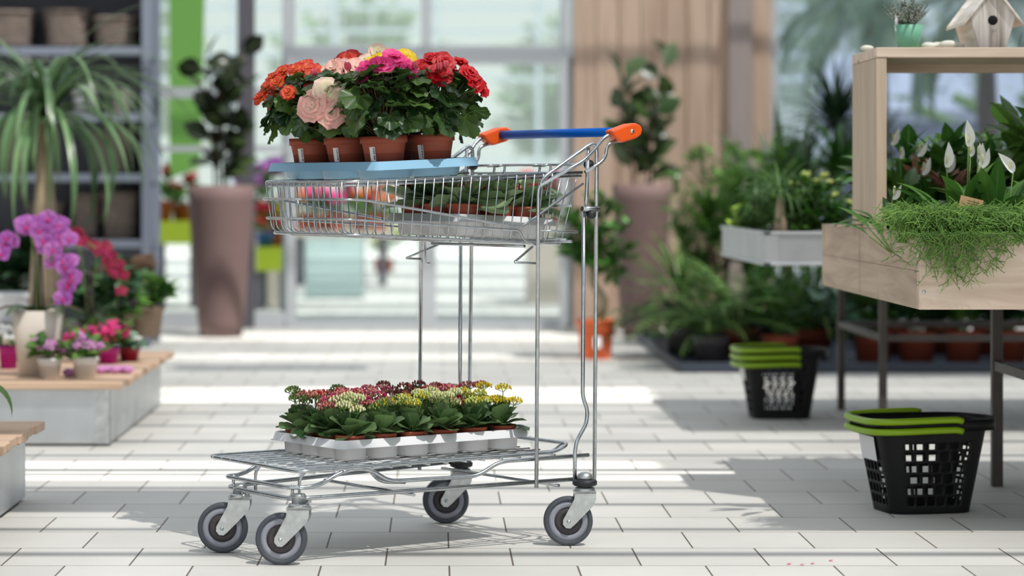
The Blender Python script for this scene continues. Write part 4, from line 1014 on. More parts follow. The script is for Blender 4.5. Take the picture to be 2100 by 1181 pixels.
for i, px in enumerate((140, 153, 206, 217, 236, 250, 262)):
    m = MB(); r = random.Random(500+i); m.blob((0,0,.014), .019, 12, 8, sq=(1.1, 1, .75), jit=.04, rnd=r, col=(.5,.5,.5)); x, y, z = onp(px, 766 if i > 1 else 772); o = m.build('lilac_pebble', M['felt'], None, (x, y+.02*(i % 2), z+.0005))
    T(o, 'lilac decorative pebble lying among the small pots on the podium', 'pebble', 'lilac pebbles on the podium')
def wick(px, py, w, h, label, plant, seed, mat='wicker', dy=0., fl=('p_orch', 5, .03)):
    x, y, z = onp(px, py); e = basket(0, 1, z, h, mat, label, D=SD); e.location = (x, y+dy, z)
    k = w/((XP(1, SD)-XP(0, SD))/2); 
    for c_ in e.children: bpy.data.objects.remove(c_, do_unlink=True)
    m = MB(); prof = [(0, 0), (w*.75, 0)]
    for q in range(1, 13): prof.append((w*(.75+.25*q/12)+(.004 if q % 2 else -.003), h*q/12))
    prof += [(w-.012, h), (w*.75-.01, .012), (0, .012)]; m.lathe(prof, seg=26, sq=2.6); m.build('body', M[mat], e)
    m = MB(); m.tube([(w*cos(a), w*sin(a), h) for a in [2*pi*i/22 for i in range(22)]], .010, 6, closed=True); m.build('rim', M[mat], e)
    e['group'] = 'wicker baskets on the podium'
    p = bush_plant(seed, plant, 'plant', 'flowering_plant', 130, w*1.35, h*.75, .10, .045, 'l_mid', None, zc=h*.95, flowers=[fl], group='plants in wicker baskets'); p.location = (x, y+dy, z+h*.45)
    return e
wick(283, 700, .075, .13, 'round wicker basket at the right edge of the podium', 'green plant with cream flowers in the round wicker basket', 421, dy=.35, fl=('k_cream', 4, .02))
wick(238, 700, .06, .11, 'wicker basket left of the round one near the podium edge', 'leafy plant with violet flowers in the left wicker basket', 422, dy=.12, fl=('p_orch', 5, .022))
# driftwood
m = MB(); r = random.Random(9)
m.tube([(-.13, 0, .0), (-.06, .02, .05), (.02, 0, .06), (.13, -.02, .09)], .045, 12, fil=.06, taper=lambda t: .8+.3*sin(t*9)+.1*sin(t*31))
x, y, z = onp(222, 705); st = MB(); st.bx(-.10, .10, -.10, .10, 0, .21); o = bevel(st.build('wooden_crate', M['wickerd'], None, (x, y+.62, z))); T(o, 'dark wooden crate under the driftwood at the back of the podium', 'crate')
o = m.build('driftwood', M['bark'], None, (x, y+.62, z+.25)); T(o, 'brown piece of driftwood bark behind the crimson orchid', 'driftwood')
cr_ = MB(); cr_.bx(-.16, .16, -.12, .12, 0, .18); cr_.bx(-.17, .17, -.13, .13, .18, .2); x, y, z = onp(10, 700); o = bevel(cr_.build('storage_crate', M['whitetray'], None, (x-.06, y+.35, z))); T(o, 'pale plastic crate behind the purple orchid at the left', 'crate')
o = bush_plant(431, 'dark leafy plant behind the crimson orchid on the podium', 'plant', 'foliage_plant', 170, .17, .13, .12, .05, 'l_dark', (.06, .1, 'greypot'), flowers=None); x, y, z = onp(190, 712); o.location = (x, y+.3, z)
o = bush_plant(432, 'dark leafy plant behind the pale crate at the far left', 'plant', 'foliage_plant', 170, .2, .16, .14, .07, 'l_dark', (.07, .12, 'greypot')); x, y, z = onp(-20, 690); o.location = (x-.02, y+.75, z)
# big leaf on the front podium
o = thing('potted_orchid', (-1.31, 7.1, PT), 'orchid with broad drooping leaf on the lower left podium', 'orchid'); pot_part(o, .045, .06, .12, M['cream']); m = MB()
for az, L in ((0., .20), (2.2, .17), (3.6, .18), (-1.2, .14), (1.0, .16)): m.leaf((0, 0, .115), (cos(az)*.8, sin(az)*.8, .55), L, .075, droop=2.3, cup=.25, n=12, cols=4, prof=ell, rnd=.7)
m.build('leaves', M['l_mid'], o)
# ponytail palm
o = strap_plant(441, 'ponytail palm with long arching drooping leaves in front of the steel shelves', 'palm', 'ponytail_palm', 120, .82, .034, 'l_pony', (.2, .3, 'greypot'), trunk=.93, tr=.045, el=(.2, 1.55), droop=(1.4, 2.9), seg=12, lump=1.9, trunkmat='barkl')
o.location = (XP(92, 11.6), 11.6, 0)
# ------------------------------------------------------------------ tall planters
def tall_planter(px, D, wpx, hh, label):
    e = thing('tall_planter', (XP(px, D), D, 0), label, 'planter', 'tall mauve brown planters'); w = wpx/F*D/2
    m = MB(); prof = [(0, 0), (w*.62, 0)]+[(w*(.62+.38*(k/10)**.75), hh*k/10) for k in range(1, 11)]+[(w-.02, hh), (w-.03, hh-.05), (0, hh-.06)]
    m.lathe(prof, seg=40); m.build('body', M['brownpot'], e); s = MB(); s.lathe([(w-.03, hh-.045), (0, hh-.035)], seg=24); s.build('soil', M['soil'], e); return e
tall_planter(453, DG(690), 137, (690-380)/F*DG(690), 'tall mauve brown round planter standing left of the glass doors')
o = stem_plant(451, 'dark rubber plant growing in the tall planter left of the glass doors', 'plant', 'rubber_plant', [(-.05, 0, .80, -.03), (.08, .04, .84, .05), (.0, -.05, .62, .02), (.05, .05, .72, -.06)], 14, .22, .13, 'l_rub', 0, el=(.1, 1.1), droop=(.3, 1.1), tw=1.4)
o.location = (XP(450, DG(690)), DG(690), (690-380)/F*DG(690)-.04); o['group'] = 'rubber plants in tall planters'
D2 = 15.7; h2 = ZP(378, D2); tall_planter(1316, D2, 122, h2, 'tall mauve brown round planter in front of the boarded wall')
o = stem_plant(452, 'rubber plant with one pale variegated leaf in the planter by the boarded wall', 'plant', 'rubber_plant', [(-.10, 0, .74, -.03), (.10, .04, .80, .05), (.04, -.03, .5, .03)], 15, .21, .125, 'l_rub2', 0, mat2='l_varieg', tw=1.5, el=(.2, 1.2), droop=(.2, .9))
o.location = (XP(1318, D2), D2, h2-.04); o['group'] = 'rubber plants in tall planters'
# ficus bonsai in orange pot
D3 = DG(735); zt = ZP(655, D3); rr3 = 41/F*D3
o = bush_plant(453, 'ficus with a twisted pale trunk in an orange plastic pot', 'plant', 'potted_ficus', 620, .21, .27, .07, .04, 'l_ficus', (rr3, zt, 'orpot'), zc=ZP(497, D3), stemm='barkl', trunk=([V((0, 0, zt*.8)), V((.05, 0, zt+.10)), V((-.03, 0, zt+.2)), V((.0, 0, ZP(540, D3)))], .028))
o.location = (XP(1222, D3), D3, 0)
lb = MB(); lb.bx(-.018, .022, -rr3*.95-.002, -rr3*.95, .06, .12); l_ = lb.build('plant_label', M['paper'], o)
# ------------------------------------------------------------------ fern bed on a slate tray
DT = DG(765); m = MB(); xa, xb = XP(1392, DT), 4.2
for a in ((xa, xb, DT, DT+.03, .002, .05), (xa, xa+.03, DT, 15.3, .002, .05), (xa, xb, 15.27, 15.3, .002, .05), (xa, xb, DT, 15.3, .002, .012)): m.bx(*a)
T(bevel(m.build('drip_tray', M['slate'])), 'long dark slate plastic drip tray on the floor under the ferns', 'tray')
FG = 'floor plants in the slate drip tray'
def fl_(px, D, o, z=.0125): o.location = (XP(px, D), D, z); o['group'] = FG; return o
fl_(1458, 12.95, fern_plant(461, 'arching fern in a grey pot at the front of the slate tray', 'fern', 'potted_fern', 42, .48, 'l_fern', (.10, .15, 'greypot'), ll=.075, lw=.022))
fl_(1400, 13.7, fern_plant(462, 'dark arching fern at the left corner of the slate tray', 'fern', 'potted_fern', 36, .52, 'l_dark', (.10, .15, 'greypot'), ll=.085, lw=.028))
fl_(1520, 13.6, fern_plant(463, 'tall light fern behind the grey potted one', 'fern', 'potted_fern', 36, .62, 'l_fern', (.10, .15, 'terra'), ll=.09, lw=.03, el=(.9, 1.45)))
fl_(1600, 12.95, bush_plant(464, 'bright green feathery bush behind the farther shopping basket', 'plant', 'foliage_bush', 750, .20, .22, .065, .016, 'l_ficus', (.10, .15, 'terra'), zc=.34))
fl_(1665, 13.5, bush_plant(465, 'tall bright green bush under the aluminium plant bench', 'plant', 'foliage_bush', 600, .24, .26, .08, .02, 'l_mid', (.11, .15, 'terra'), zc=.38))
fl_(1718, 12.95, stem_plant(466, 'silver green broad leaved plant left of the rear bench leg', 'plant', 'broad_leaf_plant', [(0, 0, .30, 0), (.08, 0, .2, .05), (-.07, 0, .24, -.06)], 9, .2, .13, 'l_silver', .15, stemm='stem', el=(-.2, .8), droop=(.6, 1.4)))
pots = [(1790, 13.0, 'p_orred'), (1880, 12.95, None), (1975, 12.95, None), (2070, 13.0, None), (1830, 13.8, None), (1930, 13.9, None), (2030, 13.8, None), (2150, 13.4, None)]
wds = ['left', 'second', 'third', 'fourth', 'rear left', 'rear middle', 'rear right', 'far right']
for i, (px, D, fm) in enumerate(pots):
    fl_(px, D, bush_plant(470+i, f'dark leafy plant in a terracotta pot under the near bench, {wds[i]} of them', 'plant', 'foliage_plant', 330, .2, .17, .11, .05, 'l_dark' if i % 2 else 'l_mid', (.105, .17, 'terra'), zc=.34, flowers=[(fm, 4, .03)] if fm else None))
# ------------------------------------------------------------------ aluminium bench behind (B) and its plants
XB = XP(1570, 9.3); zt, zb = ZP(475, 9.3), ZP(545, 9.3)
e = thing('aluminium_plant_bench', (XB, 9.3, 0), 'shallow aluminium plant trough on dark steel legs behind the spruce planter', 'bench')
m = MB(); W_, Dp = 1.9, 1.43; t = .012
for a in ((0, W_, 0, t, zb, zt), (0, t, 0, Dp, zb, zt), (0, W_, Dp-t, Dp, zb, zt), (W_-t, W_, 0, Dp, zb, zt), (0, W_, 0, Dp, zb, zb+.01)): m.bx(*a)
for a in ((-.006, W_, -.008, .02, zt-.012, zt), (-.006, .02, -.008, Dp, zt-.012, zt), (-.006, W_, -.008, .02, zb, zb+.012), (-.006, .02, -.008, Dp, zb, zb+.012), (-.004, .05, -.005, 0, zb, zt), (-.005, 0, -.005, .05, zb, zt)): m.bx(*a)
bevel(m.build('trough', M['galv'], e), .003)
xl_ = 1.641-XB
for (lx, ly) in ((xl_, .2), (xl_, 1.18), (xl_+1.1, .2), (xl_+1.1, 1.18)):
    m = MB(); m.bx(lx-.014, lx+.014, ly-.014, ly+.014, 0, zb); bevel(m.build('leg', M['steel'], e), .002)
for a in ((xl_-.012, xl_+.012, .2, 1.18, .335, .36), (xl_, xl_+1.1, .19, .21, .335, .36), (xl_, xl_+1.1, 1.17, 1.19, .335, .36)):
    m = MB(); m.bx(*a); m.build('rail', M['steel'], e)
BG = 'plants on the aluminium bench'
def bn(px, D, o): o.location = (XP(px, D), D, zb+.0105); o['group'] = BG; return o
bn(1600, 9.75, strap_plant(481, 'grassy ponytail plant with a pale swollen trunk on the aluminium bench', 'plant', 'ponytail_plant', 90, .24, .006, 'l_fern', (.055, .09, 'terra'), trunk=.16, tr=.018, el=(.2, 1.4), droop=(1., 2.2), lump=1.9, trunkmat='barkl'))
bn(1530, 10.55, bush_plant(482, 'light green small leaved plant at the left end of the aluminium bench', 'plant', 'foliage_plant', 330, .085, .075, .03, .02, 'l_lime', (.05, .08, 'terra')))
bn(1640, 9.8, bush_plant(483, 'yellow green leafy plant on the bench right of the grassy one', 'plant', 'foliage_plant', 420, .11, .13, .045, .022, 'l_mid', (.055, .09, 'terra'), flowers=[('k_lime', 9, .016)]))
bn(1700, 9.75, bush_plant(484, 'green leafy plant on the bench close to the spruce upright', 'plant', 'foliage_plant', 420, .11, .13, .045, .02, 'l_ficus', (.055, .09, 'terra'), flowers=[('k_lime', 5, .014)]))
bn(1570, 10.4, bush_plant(485, 'loose light green plant in the second row of the bench, left', 'plant', 'foliage_plant', 420, .13, .13, .06, .018, 'l_fern', (.055, .09, 'terra')))
bn(1655, 10.45, strap_plant(486, 'arching grass plant at the back of the bench', 'plant', 'grass_plant', 90, .32, .012, 'l_fern', (.055, .09, 'terra'), el=(.5, 1.4), droop=(.8, 1.9)))
bn(1735, 10.1, strap_plant(487, 'small variegated orange flowered plant beside the spruce upright', 'plant', 'small_variegated_plant', 9, .09, .035, 'l_varieg', (.045, .07, 'orpot'), el=(.5, 1.3), droop=(.2, .6)))
# taller plants behind bench, standing on the floor
def st_(px, D, o): o.location = (XP(px, D), D, 0.0125); return o
bgp = 'palms and dracaenas behind the benches'
st_(1475, 14.6, strap_plant(491, 'bright green palm like plant in front of the boarded wall', 'plant', 'dracaena', 46, .36, .034, 'l_mid', (.13, .2, 'greypot'), trunk=.62, tr=.02, heads=3, spread=.10, group=bgp, droop=(.6, 1.6)))
st_(1440, 14.9, bush_plant(492, 'yellow green shrub beside the planter at the boarded wall', 'plant', 'foliage_shrub', 420, .2, .42, .10, .03, 'l_ficus', (.13, .2, 'greypot'), zc=.72, group=bgp))
st_(1555, 14.2, bush_plant(493, 'dense green shrub behind the aluminium bench, left', 'plant', 'foliage_shrub', 600, .26, .36, .12, .04, 'l_mid', (.13, .2, 'greypot'), zc=.85, group=bgp))
st_(1665, 14.3, strap_plant(494, 'large lime tinted palm behind the aluminium bench', 'plant', 'dracaena', 48, .46, .04, 'l_ficus', (.14, .2, 'greypot'), trunk=.78, tr=.022, heads=3, spread=.14, group=bgp, droop=(.6, 1.7)))
st_(1715, 15.2, strap_plant(495, 'tall dark yucca behind the bench, left of the spruce upright', 'plant', 'yucca', 80, .5, .036, 'l_dark', (.15, .22, 'greypot'), trunk=1.05, tr=.04, group=bgp, el=(-.3, 1.5), droop=(.2, 1.2)))
st_(1790, 14.6, strap_plant(496, 'dark yucca seen just behind the spruce upright', 'plant', 'yucca', 80, .46, .03, 'l_dark', (.15, .22, 'greypot'), trunk=.75, tr=.04, group=bgp, el=(-.5, 1.5), droop=(.2, 1.2)))
st_(1618, 15.6, strap_plant(497, 'grey green spiky agave near the glass right of the boarded wall', 'plant', 'yucca', 26, .9, .10, 'l_palm', (.18, .3, 'greypot'), trunk=.2, tr=.05, group=bgp, el=(1.0, 1.5), droop=(.05, .4)))
st_(1400, 15.2, strap_plant(498, 'thin grassy plant left of the bright palm at the boarded wall', 'plant', 'grass_plant', 50, .55, .02, 'l_mid', (.12, .2, 'greypot'), group=bgp, el=(.9, 1.5), droop=(.3, 1.2)))
# ------------------------------------------------------------------ spruce planter box, its bench and the shelf over it (A)
D0, D1 = 6.55, 8.2; X0 = XP(1885, D0); X1 = X0+1.15; zb0, zt0 = ZP(635, D0), ZP(478, D0)
e = thing('planter_box', (X0, D0, zb0), 'pale spruce planter box full of peace lilies on a steel bench', 'planter')
hh = zt0-zb0; m = MB(); m.bx(0, X1-X0, 0, .03, 0, hh); bevel(m.build('front_board', M['woodx'], e), .0015)
m = MB(); m.bx(0, .03, .031, D1-D0, 0, hh*.5); m.bx(0, .03, .031, D1-D0, hh*.5+.0006, hh); bevel(m.build('side_board', M['wooddk'], e), .0015)
m = MB(); m.bx(.03, X1-X0, D1-D0-.03, D1-D0, 0, hh); m.build('back_board', M['woodx'], e)
m = MB(); m.bx(X1-X0-.03, X1-X0, .031, D1-D0-.03, 0, hh); m.build('side_board', M['wooddk'], e)
m = MB(); m.bx(.03, X1-X0-.03, .03, D1-D0-.03, .01, hh*.62); m.build('soil', M['soil'], e)
for zz in (.17, .045):
    m = MB(); m.lathe([(.0, -.002), (.0045, -.0015), (.005, 0)], c=(.012, 0, zz), axis='y', seg=10); m.build('screw', M['zinc'], e)
t = thing('steel_bench', (1.69, 6.2, 0), 'dark steel bench frame carrying the spruce planter box', 'bench')
for (lx, ly) in ((0, 0), (0, 7.794-6.2), (.75, 0), (.75, 7.794-6.2)):
    m = MB(); m.bx(lx-.016, lx+.016, ly-.016, ly+.016, 0, zb0-.04); bevel(m.build('leg', M['steel'], t), .002)
for a in ((-.012, .012, 0, 1.594, .35, .378), (.738, .762, 0, 1.594, .35, .378)):
    m = MB(); m.bx(*a); m.build('rail', M['steel'], t)
m = MB(); m.bx(-.03, .78, .36, 1.98, zb0-.04, zb0-.001); m.build('top_frame', M['steel'], t)
# shelf arch
DA, DB = XP(1, 1)*0+X0*F/902, X0*F/853; zs1 = ZP(97, DA)
sf = thing('wooden_shelf_arch', (X0, DA, zt0), 'pale spruce shelf arch standing in the planter box', 'shelf')
m = MB(); m.bx(.0, .029, 0, DB-DA, .001, zs1-.03-zt0); bevel(m.build('upright_board', M['woodz'], sf), .0015)
m = MB(); m.bx(1.08, 1.11, 0, DB-DA, .001, zs1-.03-zt0); bevel(m.build('upright_board', M['woodz'], sf), .0015)
m = MB(); m.bx(-.001, 1.13, -.002, DB-DA, zs1-.029-zt0, zs1-zt0); bevel(m.build('shelf_board', M['woodx'], sf), .003)
m = MB(); m.bx(.03, 1.08, DB-DA-.05, DB-DA-.03, zs1-.055-zt0, zs1-.0295-zt0); m.build('batten', M['woodx'], sf)
zs1 += .0008
# mint pot with zebra succulent
Dm = 7.3; e = thing('potted_succulent', (XP(1863, Dm), Dm, zs1), 'spiky white striped succulent in a mint green pot on the shelf', 'potted plant'); r = random.Random(5)
pot_part(e, .029, .041, .068, M['mint'], rim=0, seg=32)
m = MB()
for i in range(46):
    az = i*2.4; q = i/46; d = rdir(r, 1.45-1.05*q+r.uniform(-.1, .1), az); m.leaf(V((0,0,.06))+V((cos(az), sin(az), 0))*.006, d, .09*r.uniform(.8, 1.1), .021, droop=-.35 if q > .4 else .1, cup=.5, n=6, cols=4, prof=lambda t: 1-t**1.6, rnd=r.random())
m.build('leaves', M['l_succ'], e)
m = MB(); m.bx(-.040, -.032, -.012, -.0112, .05, .098); m.build('plant_tag', M['paper'], e)
# birdhouse
Db = 7.24; e = thing('birdhouse', (XP(2036, Db), Db, zs1), 'whitewashed wooden birdhouse with round entrance hole on the shelf', 'birdhouse')
k = Db/F; m = MB(); w0, w1, hb_, hp = 28*k, 46*k, 65*k, 122*k
front = [(-w0, 0), (w0, 0), (w1, hb_), (0, hp), (-w1, hb_)]
m.prism(front, 0, .012); m.build('gable_wall', M['bird'], e); m = MB(); m.prism(front, .225, .237); m.build('gable_wall', M['bird'], e)
m = MB()
for s in (-1, 1):
    a = [(s*w0, 0), (s*w1, hb_), (s*(w1-.009), hb_), (s*(w0-.009), 0)]; m.prism(a if s > 0 else a[::-1], .012, .225)
m.prism([(-w0, 0), (w0, 0), (w0, .01), (-w0, .01)], .012, .225); m.build('side_wall', M['bird_lit'], e)
for s in (-1, 1):
    m = MB(); sl = (hp-hb_)/w1; ex = w1+.020; a = [(0, hp+.001), (s*ex, hp+.001-ex*sl*1.02), (s*(ex-.002), hp+.012-ex*sl*1.02), (0, hp+.015)]; m.prism(a if s < 0 else a[::-1], -.014, .245); bevel(m.build('roof_board', M['bird_lit'], e), .001)
m = MB(); m.lathe([(0, -.0012), (.0135, -.0012), (.0135, .004)], c=(0, 0, 57*k), axis='y', seg=24); m.build('entrance_hole', M['hole'], e)
m = MB(); m.lathe([(0, -.03), (.004, -.029), (.0045, 0)], c=(0, 0, 36*k), axis='y', seg=12); m.build('perch', M['bird'], e)
for i, (px, dd, s) in enumerate(((1778, .34, .8), (1905, .12, 1.), (1925, .15, 1.1), (1945, .10, 1.2), (1962, .14, 1.), (1990, .3, .9))):
    D = DA+dd if i else DA+.2; m = MB(); r = random.Random(700+i); m.blob((0,0,.010*s), .019*s, 12, 8, sq=(1.25, 1, .55), jit=.05, rnd=r); o = m.build('white_stone', M['stone'], None, (XP(px, D), D, zs1))
    T(o, 'white stone lying alone at the left end of the shelf' if i == 0 else 'white stone lying between the mint pot and the birdhouse', 'stone', None if i == 0 else 'white stones on the shelf')
# plants inside the planter box
zsoil = zb0+hh*.62+.011
def peace_lily(seed, fl, label, n=26, L=.17):
    r = random.Random(seed); e = thing('peace_lily', (0,0,0), label, 'plant', 'peace lilies in the spruce planter')
    m = MB(); s = MB()
    for i in range(n):
        az = i*2.4; el = r.uniform(.5, 1.4); d = rdir(r, el, az); st = r.uniform(.05, .12); p = V((0,0,0))+d*st; s.tube([(0,0,0), p], .002, 4, cap=False)
        m.leaf(p, d, L*r.uniform(.75, 1.15), L*.27, droop=r.uniform(.5, 1.3), cup=.25, n=8, cols=4, prof=lambda t: sin(pi*t**.8)**.9 if t < 1 else 0, rnd=r.random(), wave=.05)
    m.build('leaves', M['l_lily'], e)
    for (x, y, z, lean, sc) in fl:
        top = V((x, y, z)); s.tube([(x*.2, y*.2, 0), (x*.8, y*.8, z*.6), top-V((0, 0, .01))], .0017, 5, fil=.04)
        f = MB(); f.leaf(top-V((0,0,.012)), V((lean, -.15, 1)), .058*sc, .024*sc, droop=-.25, cup=.9, n=9, cols=4, prof=lambda t: (sin(pi*min(1, t*1.0+.02)**.72)**.8 if t < 1 else 0), rnd=r.random(), side=V((1, .35, 0)))
        fo = f.build('white_spathe', M['p_white'], e); g_ = MB(); g_.blob(top+V((lean*.01, -.004, .012)), .0045, 7, 6, sq=(1, 1, 3)); g_.build('spadix', M['k_cream'], fo)
    s.build('stalks', M['stem'], e); return e
def pb(px, D, o, z=None): o.location = (XP(px, D), D, zsoil if z is None else z); return o
def fz(py, D): return ZP(py, D)-zsoil
Dq = 7.0
def fx(px, c, D=Dq): return (px-c)/F*D
pb(1975, Dq, peace_lily(601, [(fx(1936, 1975), -.03, fz(335, Dq), .0, 1.25), (fx(1983, 1975), -.02, fz(292, Dq), -.15, 1.3), (fx(2006, 1975), -.0, fz(330, Dq), .1, 1.1), (fx(2000, 1975), -.04, fz(318, Dq), 0, .8), (fx(2010, 1975), .02, fz(350, Dq), .15, .9), (fx(1993, 1975), .02, fz(312, Dq), .05, .7)], 'peace lily with a cluster of white spathes in the middle of the planter'))
pb(2040, 6.9, peace_lily(602, [(.045, -.02, fz(345, 6.9), -.9, 1.2), (-.03, .03, fz(335, 7), .3, 1.)], 'peace lily with one leaning white spathe at the right of the planter'))
pb(1860, 7.5, peace_lily(603, [(-.05, -.02, fz(290, 7.5), .35, 1.0), (.03, .0, fz(312, 7.5), .6, .9), (.05, .03, fz(350, 7.5), .35, 1.0), (-.02, .0, fz(318, 7.5), .1, .7)], 'peace lily with greenish closed spathes beside the spruce upright', 22))
pb(1915, 7.6, peace_lily(604, [(.04, .0, fz(345, 7.6), .3, 1.)], 'peace lily in the second row between the spruce upright and the white cluster', 20))
pb(2090, 7.5, peace_lily(605, [], 'leafy peace lily without flowers at the right picture edge', 24, .19))
pb(1830, 6.95, peace_lily(606, [(.0, .0, fz(400, 6.95), .5, .8)], 'small peace lily at the front left corner of the planter', 14, .12))
pg = 'leafy plants at the back of the spruce planter'
pb(2080, 8.0, stem_plant(611, 'large leaved green plant at the back right of the planter', 'plant', 'broad_leaf_plant', [(0, 0, .36, 0), (-.08, 0, .28, -.05)], 8, .14, .085, 'l_mid', .0, group=pg, stemm='stem', el=(.1, 1.))); 
pb(2035, 7.95, bush_plant(612, 'feathery light green plant behind the white spathes', 'plant', 'feathery_plant', 420, .14, .17, .05, .013, 'l_fern', None, zc=.20, group=pg))
pb(1950, 7.55, strap_plant(613, 'pink and brown bromeliad behind the peace lilies', 'plant', 'bromeliad', 34, .11, .03, 'l_red', None, el=(.3, 1.3), droop=(.2, 1.), trunk=.15, tr=.01, group=pg))
pb(1890, 7.9, strap_plant(614, 'reddish brown leaved plant behind the spruce upright side', 'plant', 'bromeliad', 30, .13, .035, 'l_red', None, el=(.3, 1.3), droop=(.2, 1.), trunk=.17, tr=.01, group=pg))
pb(1925, 7.2, strap_plant(615, 'thin bladed yellow green grass in the planter, left of the card tag', 'plant', 'grass_plant', 44, .22, .008, 'l_lime', None, el=(.5, 1.4), droop=(.4, 1.4), group=pg))
pb(2000, 7.35, bush_plant(616, 'low dark green filler plant in the middle of the planter', 'plant', 'foliage_plant', 420, .2, .08, .07, .03, 'l_mid', None, zc=.08, group=pg))
pb(1900, 7.7, bush_plant(617, 'low filler plant left in the planter behind the trailing cactus', 'plant', 'foliage_plant', 420, .2, .08, .08, .04, 'l_lily', None, zc=.09, group=pg))
pb(2085, 7.2, bush_plant(618, 'low filler plant at the right edge of the planter', 'plant', 'foliage_plant', 300, .12, .08, .07, .03, 'l_mid', None, zc=.08, group=pg))
pb(1860, 8.05, bush_plant(619, 'dark green leafy plant at the back left corner of the planter', 'plant', 'foliage_plant', 260, .15, .14, .12, .055, 'l_lily', None, zc=.17, group=pg))
pb(2000, 8.05, bush_plant(620, 'broad leaved bushy plant in the middle of the planter back', 'plant', 'foliage_plant', 260, .16, .16, .12, .06, 'l_mid', None, zc=.18, group=pg))
pb(1940, 7.7, bush_plant(630, 'mid green leafy plant behind the tallest white spathes', 'plant', 'foliage_plant', 300, .16, .14, .12, .05, 'l_lily', None, zc=.15, group=pg))
pb(2110, 7.6, bush_plant(631, 'leafy plant cut by the right picture edge above the planter', 'plant', 'foliage_plant', 260, .15, .17, .13, .06, 'l_mid', None, zc=.2, group=pg))
pb(1915, 7.15, strap_plant(632, 'glossy broad bladed leaves at the front left of the planter', 'plant', 'leafy_plant', 30, .12, .03, 'l_lily', None, el=(.4, 1.4), droop=(.5, 1.5), group=pg))
pb(1930, 6.95, strap_plant(633, 'glossy broad bladed leaves left of the card tag', 'plant', 'leafy_plant', 30, .15, .03, 'l_mid', None, el=(.4, 1.4), droop=(.5, 1.5), group=pg))
# trailing rhipsalis
def rhipsalis(seed, cx, spread, n, hang, label, y0, nd=.5):
    r = random.Random(seed); e = thing('trailing_cactus', (cx, y0, zsoil), label, 'plant', 'trailing mistletoe cacti on the planter edge'); m = MB(); dk = MB()
    top = zt0-zsoil
    for i in range(n):
        x = r.gauss(0, spread*.42); x = max(-spread, min(spread, x)); p = V((x*.45, r.uniform(-.02, .05), top*.55)); fr = r.random(); hng = fr < nd
        q1 = V((x*.85, -.015 if hng else r.uniform(-.06, .05), top+r.uniform(.012, .05)))
        if hng:
            hng = True; yy = D0-y0-r.uniform(.006, .035); dpt = hang*r.random()**1.6*(1-.55*abs(x)/spread); pts = [p, q1, V((x+r.uniform(-.01, .01), yy, top+.004)), V((x+r.uniform(-.03, .03), yy-.004, top-dpt*.5)), V((x+r.uniform(-.05, .05), yy, top-dpt))]
        else:
            az = r.uniform(0, 2*pi); pts = [p, q1, q1+V((cos(az)*.035, sin(az)*.03-.015, r.uniform(-.0, .03))), q1+V((cos(az)*.07+r.uniform(-.02, .02), sin(az)*.05-.02, r.uniform(-.03, .02)))]
            if pts[-1].y+y0 > D0-.002 and False: pass
        tgt = m
        tgt.tube(pts, r.uniform(.0007, .0011)*(.8 if hng else 1), 4, fil=.02, cap=False, col=(r.random(), .5, 0))
        for k in range(3):
            a = pts[-2].lerp(pts[-1], r.uniform(.0, .9)); d = V((r.uniform(-1, 1), r.uniform(-.3, .1), r.uniform(-.9, .5) if hng else r.uniform(-.5, .8)))*.024; tgt.tube([a, a+d], .0009, 4, cap=False, col=(r.random(), .5, 0))
    m.build('stems', M['l_rhip'], e); return e
rhipsalis(621, XP(1960, D0)-.005, .165, 1150, .165, 'thin stemmed trailing mistletoe cactus hanging over the front of the planter', D0+.075, .2)
rhipsalis(622, XP(2080, 6.7), .09, 260, .04, 'mistletoe cactus mound on the planter edge near the right picture edge', D0+.1, .2)
rhipsalis(623, XP(1860, 6.75), .08, 150, .05, 'small mistletoe cactus tuft at the left corner of the planter', D0+.16, .0)
m = MB(); m.bx(-.030, .030, -.0008, 0, 0, .034); m.bx(-.028, -.022, -.0008, 0, -.08, 0)
o = m.build('card_tag', M['kraft'], None, (XP(1990, 6.62), 6.635, ZP(432, 6.62))); o.rotation_euler = (0, RD(14), 0); T(o, 'small brown card tag stuck in the trailing cactus', 'tag')
ink = MB()
for i in range(4): ink.bx(-.010, .026-.006*(i % 2), -.0014, -.0009, .006+.006*i, .0072+.006*i)
ink.build('printed_lines', M['bark'], o)
for i, (px, py) in enumerate(((1640, 1159), (1662, 1157), (1700, 1151), (1615, 1158))):
    D = DG(py); m = MB(); m.leaf((0, 0, .0015), (1, .3*i, .08), .013, .010, droop=-.1, cup=.1, n=4, cols=2, rnd=.5)
    T(m.build('fallen_petal', M['p_pink'], None, (XP(px, D), D, 0)), 'tiny fallen pink petal on the paving near the lower right', 'petal', 'fallen petals on the paving')
